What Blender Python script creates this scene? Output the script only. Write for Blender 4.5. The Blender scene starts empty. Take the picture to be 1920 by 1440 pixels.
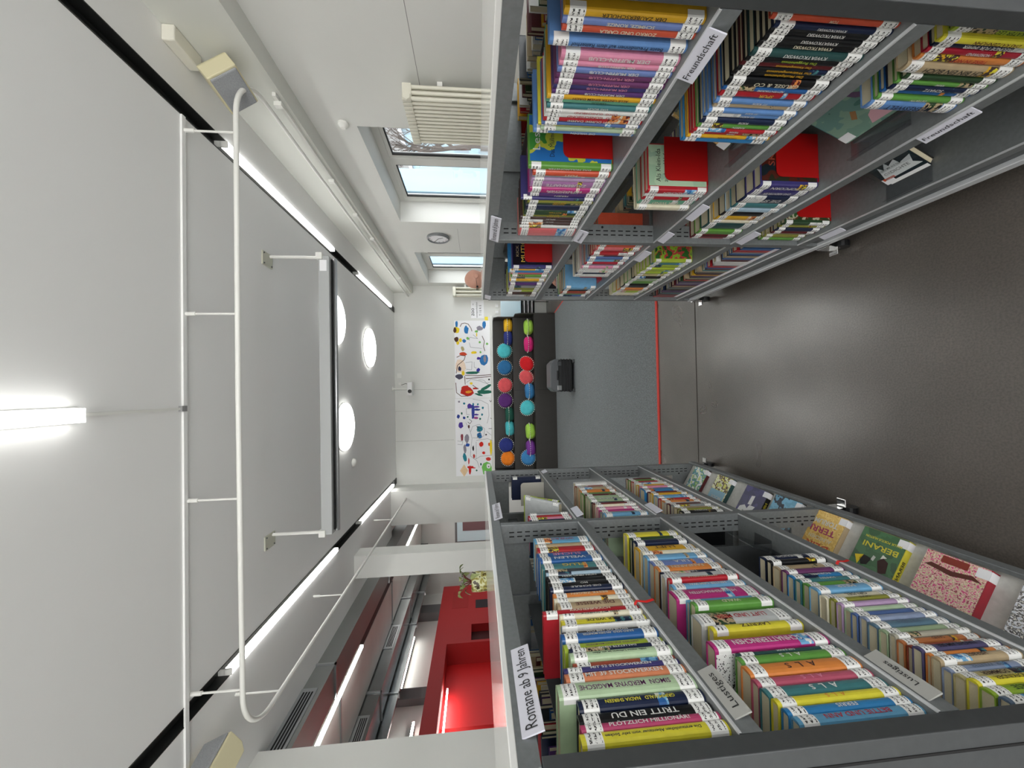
import bpy, math, random
from mathutils import Vector, Matrix
S = bpy.context.scene
COL = S.collection
# ---------------------------------------------------------------- camera
H = 1.65
def cam_axes(p, y, r):
    p, y, r = map(math.radians, (p, y, r))
    fw = Vector((math.sin(y)*math.cos(p), math.cos(y)*math.cos(p), -math.sin(p)))
    rt = Vector((math.cos(y), -math.sin(y), 0)); up = rt.cross(fw)
    a, b = -up, -rt                       # the phone was held upright and the picture is stored on its side
    return (a*math.cos(r)+b*math.sin(r)), (-a*math.sin(r)+b*math.cos(r)), fw
IX, IY, FW = cam_axes(5.3, 0.822, 0.987)
cd = bpy.data.cameras.new('camera'); cam = bpy.data.objects.new('camera', cd); COL.objects.link(cam)
M = Matrix((IX, -IY, -FW)).transposed().to_4x4(); M.translation = Vector((0, 0, H))
cam.matrix_world = M
cd.sensor_width = 36; cd.lens = 705/1920*36; cd.clip_start = 0.02; cd.clip_end = 200
S.camera = cam
# ---------------------------------------------------------------- world, sun, exposure
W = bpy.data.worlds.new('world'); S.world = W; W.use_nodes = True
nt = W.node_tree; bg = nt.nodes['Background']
sky = nt.nodes.new('ShaderNodeTexSky'); sky.sky_type = 'HOSEK_WILKIE'; sky.turbidity = 6; sky.sun_direction = (0.6, 0.3, 0.5)
mx = nt.nodes.new('ShaderNodeMixRGB'); mx.inputs[0].default_value = 0.75; mx.inputs[2].default_value = (1, .985, .97, 1)
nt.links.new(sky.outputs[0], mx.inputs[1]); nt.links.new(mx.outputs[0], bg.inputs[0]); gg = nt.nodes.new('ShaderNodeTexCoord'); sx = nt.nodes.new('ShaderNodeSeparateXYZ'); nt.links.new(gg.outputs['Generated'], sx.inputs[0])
mr = nt.nodes.new('ShaderNodeMapRange'); mr.inputs[1].default_value = .15; mr.inputs[2].default_value = -.75; mr.inputs[3].default_value = .45; mr.inputs[4].default_value = 4.5   # added fill: sky made brighter towards -Y to light the room from behind
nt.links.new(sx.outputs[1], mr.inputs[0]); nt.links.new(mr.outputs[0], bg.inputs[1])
S.view_settings.view_transform = 'Standard'; S.view_settings.look = 'None'
S.view_settings.gamma = 1; S.view_settings.use_curve_mapping = False
S.view_settings.exposure = 1.10
TUBE = 4.6; DISC = 3.6; HALL = 11.0
try:
    S.cycles.max_bounces = 8; S.cycles.diffuse_bounces = 6; S.cycles.use_denoising = True
    S.cycles.sample_clamp_indirect = 6
except Exception: pass
# ---------------------------------------------------------------- colour and material helpers
def lin(c): return tuple((x/12.92 if x <= .04045 else ((x+.055)/1.055)**2.4) for x in c)
MATS = {}
def mat(name, rgb, rough=.5, metal=0, noise=0, nscale=20, emit=0, bump=0, spec=.5, stretch=None, coat=0):
    if name in MATS: return MATS[name]
    m = bpy.data.materials.new(name); m.use_nodes = True; n = m.node_tree.nodes; l = m.node_tree.links
    b = n['Principled BSDF']; c = (*lin(rgb), 1)
    b.inputs['Base Color'].default_value = c; b.inputs['Roughness'].default_value = rough
    b.inputs['Metallic'].default_value = metal; b.inputs['Specular IOR Level'].default_value = spec
    if coat: b.inputs['Coat Weight'].default_value = coat; b.inputs['Coat Roughness'].default_value = .12
    if emit: b.inputs['Emission Color'].default_value = c; b.inputs['Emission Strength'].default_value = emit
    if noise or bump:
        tc = n.new('ShaderNodeTexCoord'); t = n.new('ShaderNodeTexNoise'); t.inputs['Scale'].default_value = nscale; t.inputs['Detail'].default_value = 5
        src = tc.outputs['Object']
        if stretch:
            mp = n.new('ShaderNodeMapping'); mp.inputs['Scale'].default_value = stretch; l.new(src, mp.inputs[0]); src = mp.outputs[0]
        l.new(src, t.inputs['Vector'])
        if noise:
            r = n.new('ShaderNodeValToRGB'); e = r.color_ramp.elements
            e[0].position = .3; e[1].position = .7
            e[0].color = (*[x*(1-noise) for x in c[:3]], 1); e[1].color = (*[min(1, x*(1+noise)) for x in c[:3]], 1)
            l.new(t.outputs[0], r.inputs[0]); l.new(r.outputs[0], b.inputs['Base Color'])
        if bump:
            bp = n.new('ShaderNodeBump'); bp.inputs['Strength'].default_value = bump; bp.inputs['Distance'].default_value = .002
            l.new(t.outputs[0], bp.inputs['Height']); l.new(bp.outputs[0], b.inputs['Normal'])
    MATS[name] = m; return m
def art(name, cols, scale=30, kind='noise', rough=.3, coord='Object'):
    """printed picture: several flat colours in organic patches"""
    if name in MATS: return MATS[name]
    m = bpy.data.materials.new(name); m.use_nodes = True; n = m.node_tree.nodes; l = m.node_tree.links
    b = n['Principled BSDF']; b.inputs['Roughness'].default_value = rough
    tc = n.new('ShaderNodeTexCoord'); r = n.new('ShaderNodeValToRGB'); r.color_ramp.interpolation = 'CONSTANT'
    if kind == 'noise':
        t = n.new('ShaderNodeTexNoise'); t.inputs['Detail'].default_value = 3; out = t.outputs[0]
    else:
        t = n.new('ShaderNodeTexVoronoi'); sp = n.new('ShaderNodeSeparateColor'); l.new(t.outputs['Color'], sp.inputs[0]); out = sp.outputs[0]
    t.inputs['Scale'].default_value = scale; l.new(tc.outputs[coord], t.inputs['Vector']); l.new(out, r.inputs[0])
    e = r.color_ramp.elements
    lo, hi = (.34, .66) if kind == 'noise' else (0, 1)
    for i, c in enumerate(cols):
        p = lo+(hi-lo)*i/len(cols)
        if i == 0: e[0].position = 0; e[0].color = (*lin(c), 1)
        elif i == 1: e[1].position = p; e[1].color = (*lin(c), 1)
        else: x = e.new(p); x.color = (*lin(c), 1)
    l.new(r.outputs[0], b.inputs['Base Color']); MATS[name] = m; return m
def glass_mat(name, tint=(1, 1, 1), gl=.08):
    if name in MATS: return MATS[name]
    m = bpy.data.materials.new(name); m.use_nodes = True; n = m.node_tree.nodes; l = m.node_tree.links
    n.remove(n['Principled BSDF']); t = n.new('ShaderNodeBsdfTransparent'); g = n.new('ShaderNodeBsdfGlossy'); g.inputs['Roughness'].default_value = .02
    t.inputs[0].default_value = (*tint, 1); x = n.new('ShaderNodeMixShader'); x.inputs[0].default_value = gl; l.new(t.outputs[0], x.inputs[1]); l.new(g.outputs[0], x.inputs[2])
    l.new(x.outputs[0], n['Material Output'].inputs[0]); MATS[name] = m; return m
WALLM = mat('wall_paint', (.86, .862, .845), .7, noise=.02, nscale=2)
CEILM = mat('ceiling_paint', (.93, .93, .925), .8)
WHITE = mat('white_paint', (.9, .9, .88), .45)
CREAM = mat('cream_paint', (.86, .85, .79), .4)
IVORY = mat('ivory_plastic', (.85, .82, .68), .5)
STEEL = mat('grey_steel', (.48, .495, .50), .42, metal=.35, noise=.08, nscale=90, bump=.15)
STEELD = mat('dark_grey_steel', (.31, .32, .325), .4, metal=.35, noise=.06, nscale=60)
EDGE = mat('bright_shelf_edge', (.82, .83, .84), .3, metal=.3)
SLOT = mat('slot_black', (.03, .03, .035), .8)
BLACK = mat('black_plastic', (.045, .05, .055), .4)
BLACKM = mat('matt_black_channel', (.14, .145, .14), .5)
ALU = mat('aluminium', (.72, .73, .74), .3, metal=.8)
CHROME = mat('chrome', (.85, .85, .85), .15, metal=1)
GALV = mat('galvanised_duct', (.56, .57, .57), .25, metal=.85, noise=.12, nscale=3)
REDST = mat('red_bookend_steel', (.66, .05, .05), .4)
REDW = mat('red_wall_paint', (.66, .11, .12), .6)
PAPER = mat('paper_pages', (.86, .82, .70), .8, noise=.08, nscale=300, stretch=(1, 30, .1))
PAPERW = mat('white_card', (.93, .93, .94), .5)
TOPM = mat('white_glossy_top', (.90, .90, .89), .12, coat=.4)
# ---------------------------------------------------------------- mesh helpers
class MB:
    def __init__(s): s.v = []; s.f = []; s.m = []; s.k = 0
    def add(s, vs, fs):
        b = len(s.v); s.v += [tuple(v) for v in vs]; s.f += [tuple(i+b for i in f) for f in fs]; s.m += [s.k]*len(fs); return s
    def box(s, x0, x1, y0, y1, z0, z1):
        x0, x1 = sorted((x0, x1)); y0, y1 = sorted((y0, y1)); z0, z1 = sorted((z0, z1))
        return s.add([(x, y, z) for z in (z0, z1) for y in (y0, y1) for x in (x0, x1)], [(0, 2, 3, 1), (4, 5, 7, 6), (0, 1, 5, 4), (2, 6, 7, 3), (0, 4, 6, 2), (1, 3, 7, 5)])
    def obox(s, c, ax, ay, az):
        c, ax, ay, az = map(Vector, (c, ax, ay, az))
        vs = [c+ax*i+ay*j+az*k for k in (-1, 1) for j in (-1, 1) for i in (-1, 1)]
        return s.add(vs, [(0, 2, 3, 1), (4, 5, 7, 6), (0, 1, 5, 4), (2, 6, 7, 3), (0, 4, 6, 2), (1, 3, 7, 5)])
    def prism(s, pts, d):
        """closed polygon (3d points) pushed along d"""
        n = len(pts); d = Vector(d); a = [Vector(p) for p in pts]
        return s.add(a+[p+d for p in a], [tuple(range(n))[::-1], tuple(range(n, 2*n))]+[(i, (i+1) % n, (i+1) % n+n, i+n) for i in range(n)])
    def tube(s, pts, r, n=10, cap=True):
        pts = [Vector(p) for p in pts]; rings = []
        rr = r if isinstance(r, (list, tuple)) else [r]*len(pts)
        t0 = (pts[1]-pts[0]).normalized(); u = t0.orthogonal().normalized()
        for i, p in enumerate(pts):
            t = (pts[min(i+1, len(pts)-1)]-pts[max(i-1, 0)]).normalized()
            u = (u-t*u.dot(t)).normalized(); w = t.cross(u)
            rings.append([p+(u*math.cos(a)+w*math.sin(a))*rr[i] for a in [2*math.pi*k/n for k in range(n)]])
        vs = [v for r_ in rings for v in r_]; fs = []
        for i in range(len(pts)-1):
            for k in range(n): fs.append((i*n+k, i*n+(k+1) % n, (i+1)*n+(k+1) % n, (i+1)*n+k))
        if cap: fs += [tuple(range(n))[::-1], tuple(range((len(pts)-1)*n, len(pts)*n))]
        return s.add(vs, fs)
    def lathe(s, prof, c, axis='z', n=32):
        c = Vector(c); vs = []; fs = []
        for r, h in prof:
            for k in range(n):
                a = 2*math.pi*k/n; p = (r*math.cos(a), r*math.sin(a), h)
                if axis == 'y': p = (p[0], p[2], p[1])
                if axis == 'x': p = (p[2], p[0], p[1])
                vs.append(c+Vector(p))
        for i in range(len(prof)-1):
            for k in range(n): fs.append((i*n+k, i*n+(k+1) % n, (i+1)*n+(k+1) % n, (i+1)*n+k))
        fs += [tuple(range(n))[::-1], tuple(range((len(prof)-1)*n, len(prof)*n))]
        return s.add(vs, fs)
    def build(s, name, m, parent=None, bevel=0, smooth=False, sub=0):
        me = bpy.data.meshes.new(name); me.from_pydata(s.v, [], s.f)
        for x in (m if isinstance(m, (list, tuple)) else [m]): me.materials.append(x)
        if isinstance(m, (list, tuple)): me.polygons.foreach_set('material_index', s.m)
        if smooth: me.polygons.foreach_set('use_smooth', [True]*len(me.polygons))
        me.update(); o = bpy.data.objects.new(name, me); COL.objects.link(o)
        if parent: o.parent = parent; o.matrix_parent_inverse = parent.matrix_basis.inverted()
        if bevel:
            b = o.modifiers.new('bevel', 'BEVEL'); b.width = bevel; b.segments = 2; b.limit_method = 'ANGLE'
        if sub:
            b = o.modifiers.new('sub', 'SUBSURF'); b.levels = sub; b.render_levels = sub
        return o
def box(name, b, m, parent=None, bevel=0): return MB().box(*b).build(name, m, parent, bevel)
def tag(o, label=None, cat=None, group=None, kind=None):
    if label: o['label'] = label
    if cat: o['category'] = cat
    if group: o['group'] = group
    if kind: o['kind'] = kind
    return o
def struct(o): o['kind'] = 'structure'; return o
def empty(name, loc=(0, 0, 0), label=None, cat=None, group=None, rot=None):
    o = bpy.data.objects.new(name, None); COL.objects.link(o); o.location = loc
    if rot: o.rotation_euler = rot
    o.empty_display_size = .05
    return tag(o, label, cat, group)
TXT = {}
def text(body, size, origin, right, up, m, parent, name='title', width=None, align='CENTER', bold=0.0):
    """raised lettering; origin is the centre of the line, right/up are unit vectors. width squeezes it to fit"""
    key = (body, bold)
    if key not in TXT:
        c = bpy.data.curves.new('lettering', 'FONT'); c.body = body; c.size = 1; c.align_x = 'CENTER'; c.align_y = 'CENTER'; c.resolution_u = 2; c.offset = bold
        o = bpy.data.objects.new('lettering', c); COL.objects.link(o)
        bpy.context.view_layer.update()
        me = bpy.data.meshes.new_from_object(o.evaluated_get(bpy.context.evaluated_depsgraph_get()))
        bpy.data.objects.remove(o); bpy.data.curves.remove(c); TXT[key] = me
    me = TXT[key]
    if not me.vertices: return None
    xs = [v.co.x for v in me.vertices]; w = max(xs)-min(xs); cx = (max(xs)+min(xs))/2
    sx = size if not width else min(size*1.3, width/w)
    me2 = bpy.data.meshes.new(name); R = Vector(right).normalized(); U = Vector(up).normalized(); O = Vector(origin)
    me2.from_pydata([O+R*(v.co.x-cx)*sx+U*v.co.y*size for v in me.vertices], [], [tuple(p.vertices) for p in me.polygons])
    me2.materials.append(m); o = bpy.data.objects.new(name, me2); COL.objects.link(o)
    if parent: o.parent = parent; o.matrix_parent_inverse = parent.matrix_basis.inverted()
    return o
random.seed(7)
# ---------------------------------------------------------------- room shell
XR, XB, ZC = 2.40, 2.235, 3.50
def floor_mat():
    m = bpy.data.materials.new('polished_concrete'); m.use_nodes = True; n = m.node_tree.nodes; l = m.node_tree.links; b = n['Principled BSDF']
    tc = n.new('ShaderNodeTexCoord')
    def nz(sc, d=4):
        t = n.new('ShaderNodeTexNoise'); t.inputs['Scale'].default_value = sc; t.inputs['Detail'].default_value = d; l.new(tc.outputs['Object'], t.inputs['Vector']); return t
    a = nz(2.4, 3); r = n.new('ShaderNodeValToRGB'); e = r.color_ramp.elements
    e[0].position = .25; e[0].color = (*lin((.27, .248, .225)), 1); e[1].position = .75; e[1].color = (*lin((.38, .355, .33)), 1)
    l.new(a.outputs[0], r.inputs[0])
    c = nz(150, 2); r2 = n.new('ShaderNodeValToRGB'); f = r2.color_ramp.elements
    f[0].position = .35; f[0].color = (.72, .72, .72, 1); f[1].position = .65; f[1].color = (1.22, 1.22, 1.22, 1)
    l.new(c.outputs[0], r2.inputs[0])
    mm = n.new('ShaderNodeMixRGB'); mm.blend_type = 'MULTIPLY'; mm.inputs[0].default_value = 1; l.new(r.outputs[0], mm.inputs[1]); l.new(r2.outputs[0], mm.inputs[2])
    l.new(mm.outputs[0], b.inputs['Base Color']); b.inputs['Roughness'].default_value = .33; b.inputs['Specular IOR Level'].default_value = 1.4
    d = nz(2.2, 2); r3 = n.new('ShaderNodeMapRange'); r3.inputs[3].default_value = .24; r3.inputs[4].default_value = .34; l.new(d.outputs[0], r3.inputs[0]); l.new(r3.outputs[0], b.inputs['Roughness'])
    bp = n.new('ShaderNodeBump'); bp.inputs['Strength'].default_value = .12; bp.inputs['Distance'].default_value = .002; l.new(c.outputs[0], bp.inputs['Height']); l.new(bp.outputs[0], b.inputs['Normal'])
    return m
struct(box('floor', (-9, 3.0, -4, 13.2, -.2, 0), floor_mat()))
carp = mat('grey_carpet', (.47, .49, .50), .95, noise=.42, nscale=110, bump=.8)
cm = MB(); cm.prism([(-3.0, 3.32, .001), (2.39, 3.28, .001), (2.39, 5.6, .001), (1.66, 6.95, .001), (1.58, 7.9, .001), (1.58, 8.69, .001), (-3, 8.69, .001)], (0, 0, .006))
tag(cm.build('carpet', carp), 'speckled blue-grey carpet covering the reading corner floor', 'carpet')
tr = MB(); red = mat('red_carpet_edge', (.85, .25, .20), .6)
tr.box(-3.0, 2.39, 3.285, 3.312, .001, .009); tr.obox((1.62, 7.425, .005), (.012, .001, 0), (-.04, .475, 0), (0, 0, .004)); tr.obox((2.03, 6.27, .005), (.011, .006, 0), (-.37, .68, 0), (0, 0, .004))
struct(tr.build('trim_1', red))
struct(box('trim_2', (-2.9, 2.35, 2.692, 2.70, .0005, .0016), mat('floor_joint', (.22, .20, .18), .7)))
struct(box('wall_back', (-2.95, 2.9, 8.70, 8.9, 0, 3.7), WALLM))
struct(MB().box(-9, -2.6, -4.2, -4.0, 0, 3.7).box(2.1, 3.0, -4.2, -4.0, 0, 3.7).box(-2.6, 2.1, -4.2, -4.0, 0, .4).box(-2.6, 2.1, -4.2, -4.0, 3.2, 3.7).box(-.3, -.2, -4.15, -4.05, .4, 3.2).build('wall_rear', WALLM))  # unseen wall; its wide opening is added to brighten ceiling and shelves
# right wall; first two openings are unseen, added behind the camera for daylight
wins = [(-3.2, -1.5), (-.6, 1.3), (3.47, 5.40), (6.59, 8.44)]
wr = MB(); ya = -4.0
for a, b in wins: wr.box(XR, XR+.4, ya, a, 0, 3.7); wr.box(XR, XR+.4, a, b, 0, .9); wr.box(XR, XR+.4, a, b, 2.69, 3.7); ya = b
wr.box(XR, XR+.4, ya, 8.72, 0, 3.7); struct(wr.build('wall_right', WALLM))
struct(box('trim_3', (XB, XR, -4, 8.70, 3.07, 3.5), mat('bulkhead_paint', (.84, .845, .82), .7)))
seam = mat('panel_seam', (.50, .50, .49), .8)
sm = MB(); sm.box(XR-.001, XR+.001, .5, 3.1, 2.056, 2.060); sm.box(XR-.001, XR+.001, 5.6, 6.5, 1.9, 1.903); struct(sm.build('trim_4', seam))
sm = MB(); sm.box(.03, .034, 8.698, 8.701, 2.2, 3.5); sm.box(-1.13, -1.126, 8.698, 8.701, 2.2, 3.5); sm.box(-.45, -.447, 8.698, 8.701, 2.2, 3.5); struct(sm.build('trim_5', seam))
wl = MB(); wl.box(-3.2, -2.95, -4, 3.33, 0, 3.7); struct(wl.build('wall_left', WALLM))
# pier, column
struct(box('column_pier', (-2.82, -2.11, 8.15, 8.70, 0, 3.5), WALLM))
struct(box('column_square', (-2.745, -2.42, 5.77, 6.07, 0, 3.5), WALLM))
# ceiling: panel strips with two black light slots
struct(MB().box(-1.94, 1.79, -4, 8.72, 3.5, 3.6).box(1.905, 3.0, -4, 8.72, 3.5, 3.6).box(-3.12, -2.065, -4, 8.2, 3.5, 3.6).box(-2.95, -2.065, 8.2, 8.72, 3.5, 3.6).build('ceiling', CEILM))
for a, b in ((1.79, 1.905), (-2.065, -1.94)):
    t = MB(); t.box(a, b, -4, 8.70, 3.575, 3.6); t.box(a, a+.006, -4, 8.70, 3.497, 3.6); t.box(b-.006, b, -4, 8.70, 3.497, 3.6)
    t.box(a, b, 8.45, 8.70, 3.49, 3.575)
    struct(t.build('trim_6', BLACKM))
EM = mat('tube_light', (1, 1, .99), .4, emit=TUBE)
EMN = mat('near_tube_light', (1, 1, .99), .4, emit=TUBE)
for side, x0, x1 in (('right', 1.852, 1.898), ('left', -2.058, -2.012)):
    for j, (a, b) in enumerate(((2.97, 5.11), (6.10, 8.43), (-3.4, -1.3))):
        where = ('near half, under the white rail', 'far half, by the back wall', 'behind the viewer')[j]
        t = empty('strip_light', ((x0+x1)/2, (a+b)/2, 3.5), f'glowing strip light in the {side} black ceiling slot, {where}', 'light', 'strip lights in the ceiling slots')
        box('diffuser', (x0, x1, a+.01, b-.01, 3.484, 3.53), EM, t); MB().box(x0, x1, a, a+.01, 3.482, 3.532).box(x0, x1, b-.01, b, 3.482, 3.532).box(x0, x1, a, b, 3.53, 3.574).build('housing', WHITE, t)
t = empty('ceiling_batten', (-.08, 0, 3.5), 'white batten light with glowing tube in the middle of the ceiling', 'light')
box('diffuser', (-.115, -.05, -1.6, 1.9, 3.44, 3.485), mat('batten_light', (1, 1, .99), .4, emit=2.6), t); box('housing', (-.118, -.047, -1.61, 1.915, 3.485, 3.5), WHITE, t)
struct(box('trim_7', (-3.0, 1.79, 2.545, 2.575, 3.488, 3.5), CEILM))
t = empty('cable_duct', (-.08, 2.2, 3.5), 'thin white cable duct from the batten light to the ceiling seam', 'cable duct')
box('channel', (-.09, -.075, 1.915, 2.545, 3.488, 3.5), WHITE, t); box('end_cap', (-.10, -.065, 2.52, 2.56, 3.478, 3.5), mat('grey_cap', (.55, .55, .55), .5), t)
# round lights
EMD = mat('round_light_diffuser', (1, 1, .98), .4, emit=DISC)
for (x, y), w in zip(((.955, 5.09), (.76, 6.66), (-.475, 5.42)), ('half hidden behind the projection screen, right', 'nearest the back wall', 'left, beyond the screen')):
    t = empty('round_light', (x, y, 3.5), f'round glowing ceiling light {w}', 'light', 'round ceiling lights')
    MB().lathe([(.30, -.050), (.325, -.040), (.325, -.012)], (x, y, 3.5), n=48).build('diffuser', EMD, t)
    MB().lathe([(.335, -.012), (.338, 0)], (x, y, 3.5), n=48).build('ring', WHITE, t)
t = MB().lathe([(.03, -.05), (.055, -.03), (.06, 0)], (-1.04, 5.78, 3.5), n=24).build('smoke_detector', WHITE, smooth=True)
tag(t, 'small white smoke detector on the ceiling beyond the screen', 'smoke detector')
# curtain rail
def arc(cx, cy, r, a0, a1, n=12): return [(cx+r*math.cos(math.radians(a0+(a1-a0)*i/n)), cy+r*math.sin(math.radians(a0+(a1-a0)*i/n)), 3.18) for i in range(n+1)]
rail = [(2.16, 8.69, 3.18)]+[(2.16, y, 3.18) for y in (7, 5, 3.2)]+arc(1.83, 2.90, .33, 0, -90)+[(1, 2.57, 3.18), (0, 2.57, 3.18), (-1, 2.58, 3.18)]+arc(-1.93, 2.92, .33, 270, 180)+[(-2.26, y, 3.18) for y in (3.3, 5, 7, 8.14)]
t = empty('curtain_rail', (0, 2.57, 3.18), 'long white U-shaped tubular rail hanging under the ceiling', 'curtain rail')
MB().tube(rail, .016, 10).build('rail', WHITE, t, smooth=True)
for x, y in ((1.70, 2.57), (.52, 2.57), (-.67, 2.58), (-1.90, 2.60), (-2.26, 3.05), (-2.26, 4.4), (-2.26, 6.85)):
    MB().tube([(x, y, 3.5), (x, y, 3.43)], .013, 8).tube([(x, y, 3.43), (x, y, 3.19)], .007, 8).build('hanger', WHITE, t)
# wall clips and gutter on the right bulkhead
t = empty('blind_track', (2.22, 5, 3.1), 'narrow white track with clips along the right wall bulkhead', 'track')
box('profile', (2.205, 2.2345, 2.9, 8.6, 3.10, 3.125), WHITE, t)
for y in (2.95, 4.0, 4.75, 5.5, 6.4, 7.4): box('clip', (2.175, 2.205, y, y+.04, 3.085, 3.14), WHITE, t)
# projection screen
t = empty('projection_screen', (0, 3.6, 3.5), 'long grey roll-up projection screen case hanging from the ceiling on two white arms', 'projection screen')
box('case', (-1.27, 1.24, 3.52, 3.64, 2.965, 3.06), mat('screen_case', (.68, .69, .69), .4), t, .006)
box('screen_slot', (-1.24, 1.22, 3.56, 3.585, 2.955, 2.967), SLOT, t)
MB().tube([(-1.26, 3.61, 2.945), (1.24, 3.61, 2.945)], .018, 12).build('weight_bar', ALU, t, smooth=True)
for x in (1.235, -1.255):
    MB().tube([(x, 3.56, 3.49), (x, 3.56, 3.06)], .014, 10).build('arm', WHITE, t)
    q = box('mounting_plate', (x-.10, x+.02, 3.44, 3.60, 3.488, 3.4995), mat('plate_paint', (.76, .76, .70), .5), t)
    for sx in (-.085, .005):
        for sy in (3.46, 3.58): MB().lathe([(.006, -.006), (.007, 0)], (x+sx, sy, 3.488), n=8).build('screw', STEELD, q)
    box('end_bracket', (x-.03, x+.03, 3.50, 3.66, 3.02, 3.075), WHITE, t, .004)
box('type_plate', (1.10, 1.20, 3.516, 3.5205, 2.985, 3.045), PAPERW, t)
# windows; the first two are unseen, added to let more light in
FRM = mat('window_frame_white', (.86, .86, .84), .4); GLZ = glass_mat('window_glass', (.97, .99, 1)); GSK = mat('black_gasket', (.06, .07, .08), .5)
for i, (a, b) in enumerate(wins):
    t = empty('window_%d' % (i+1), (XR+.3, (a+b)/2, .9)); struct(t)
    mid = a+(b-a)*.51
    f = MB(); f.box(2.69, 2.77, a, b, 2.61, 2.69); f.box(2.69, 2.77, a, b, .9, .98); f.box(2.69, 2.77, a, a+.08, .98, 2.61); f.box(2.69, 2.77, b-.08, b, .98, 2.61); f.box(2.69, 2.77, mid-.06, mid+.06, .98, 2.61)
    f.build('window_frame', FRM, t, .004)
    for (p, q) in ((a+.08, mid-.06), (mid+.06, b-.08)):
        g = MB(); g.box(2.70, 2.715, p, q, 2.57, 2.61); g.box(2.70, 2.715, p, q, .98, 1.02); g.box(2.70, 2.715, p, p+.03, 1.02, 2.57); g.box(2.70, 2.715, q-.03, q, 1.02, 2.57)
        s_ = g.build('sash', FRM, t)
        k = MB(); k.box(2.705, 2.72, p+.03, q-.03, 2.555, 2.57); k.box(2.705, 2.72, p+.03, q-.03, 1.02, 1.035); k.box(2.705, 2.72, p+.03, p+.045, 1.035, 2.555); k.box(2.705, 2.72, q-.07, q-.03, 1.035, 2.555); k.build('gasket', GSK, s_)
        box('window_pane', (2.722, 2.728, p+.03, q-.03, 1.02, 2.57), GLZ, t)
    box('window_sill', (2.38, 2.69, a+.002, b-.002, .9, .93), WHITE, t)
    box('outer_reveal', (2.83, 3.15, b-.02, b+.1, .9, 2.7), mat('blue_grey_cladding', (.60, .72, .80), .5), t)
# clock
t = empty('wall_clock', (XR, 5.92, 2.215), 'round wall clock with white face and silver rim, between the two right windows', 'clock')
MB().lathe([(.175, 0), (.175, -.035), (.162, -.045), (.152, -.040), (.152, -.02)], (XR, 5.92, 2.215), 'x', 40).build('rim', mat('clock_rim', (.55, .56, .57), .35, metal=.6), t, smooth=False)
MB().lathe([(.152, -.022), (.151, -.024)], (XR, 5.92, 2.215), 'x', 40).build('face', PAPERW, t)
for k in range(12):
    a = k*math.pi/6; u = Vector((0, -math.sin(a), math.cos(a))); w = Vector((0, math.cos(a), math.sin(a)))
    MB().obox(Vector((XR-.0255, 5.92, 2.215))+u*.132, (.0008, 0, 0), u*.013, w*.0035).build('hour_mark', BLACK, t)
for ang, ln in ((155, .085), (300, .12)):
    a = math.radians(ang); u = Vector((0, -math.sin(a), math.cos(a))); w = Vector((0, math.cos(a), math.sin(a)))
    MB().obox(Vector((XR-.029, 5.92, 2.215))+u*ln*.45, (.001, 0, 0), u*ln*.55, w*.004).build('clock_hand', BLACK, t)
# radiators
def radiator(y0, n, pitch, z0, z1, xf, xb, label):
    t = empty('radiator', (XR, y0, z0), label, 'radiator', 'cream column radiators on the right wall')
    for k in range(n):
        y = y0+k*pitch; m = MB()
        for x in (xf, (xf+xb)/2, xb): m.tube([(x, y, z0+.05), (x, y, z1-.05)], pitch*.36, 8)
        m.obox(((xf+xb)/2, y, z1-.035), ((xb-xf)/2+.02, 0, 0), (0, pitch*.44, 0), (0, 0, .035)); m.obox(((xf+xb)/2, y, z0+.035), ((xb-xf)/2+.02, 0, 0), (0, pitch*.44, 0), (0, 0, .035))
        m.build('column_section', CREAM, t, .004, True)
    MB().lathe([(.03, -.012), (.034, 0)], (xf, y0-pitch*.5, z1-.035), 'y', 6).build('end_plug', CREAM, t)
    for yy in (y0+pitch, y0+(n-2)*pitch): box('bracket', (xb, XR-.001, yy-.01, yy+.01, z1-.3, z1-.26), WHITE, t)
    return t
radiator(2.89, 13, .041, .5, 2.18, 2.23, 2.32, 'tall cream column radiator beside the nearer window')
radiator(8.48, 4, .045, .5, 2.16, 2.14, 2.30, 'slim cream radiator in the far right corner behind the man')
# loudspeakers, junction box, detector
def speaker(pos, rz, rx, label):
    t = empty('loudspeaker', pos, label, 'loudspeaker', rot=(rx, 0, rz)); bpy.context.view_layer.update()
    b = MB().prism([(-.13, -.07, -.10), (.13, -.07, -.10), (.13, .04, -.10), (.10, .09, -.10), (-.10, .09, -.10), (-.13, .04, -.10)], (0, 0, .20)).build('cabinet', IVORY, None, .006); b.parent = t
    g = MB().box(-.12, .12, -.085, -.07, -.09, .09).build('grille', mat('speaker_grille', (.60, .61, .62), .6, noise=.2, nscale=300), None, .01); g.parent = t
    k = MB().box(-.03, .03, .10, .14, -.04, .04).build('bracket', WHITE, None, .005); k.parent = t
    return t
s1 = speaker((2.075, 2.64, 3.27), math.radians(-80), math.radians(38), 'ivory loudspeaker angled down from the upper right wall')
s2 = speaker((-2.33, 2.55, 3.34), math.radians(75), math.radians(-28), 'ivory loudspeaker high at the left beside the rail corner')
t = empty('junction_box', (2.2, 2.52, 3.47), 'white plastic junction box in the corner of ceiling and right wall, trailing a black lead', 'box')
box('housing', (2.135, 2.233, 2.40, 2.63, 3.425, 3.499), mat('box_white', (.88, .87, .82), .5), t, .008)
MB().tube([(2.15, 2.63, 3.44), (2.16, 2.69, 3.44), (2.19, 2.72, 3.40), (2.20, 2.70, 3.34)], .004, 6).build('lead', BLACK, t)
t = MB().lathe([(.045, 0), (.045, -.02), (.02, -.045)], (XR, 3.44, 2.80), 'x', 20).build('detector', WHITE, smooth=False); tag(t, 'small round white detector on the right wall above the window corner', 'detector')
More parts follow.
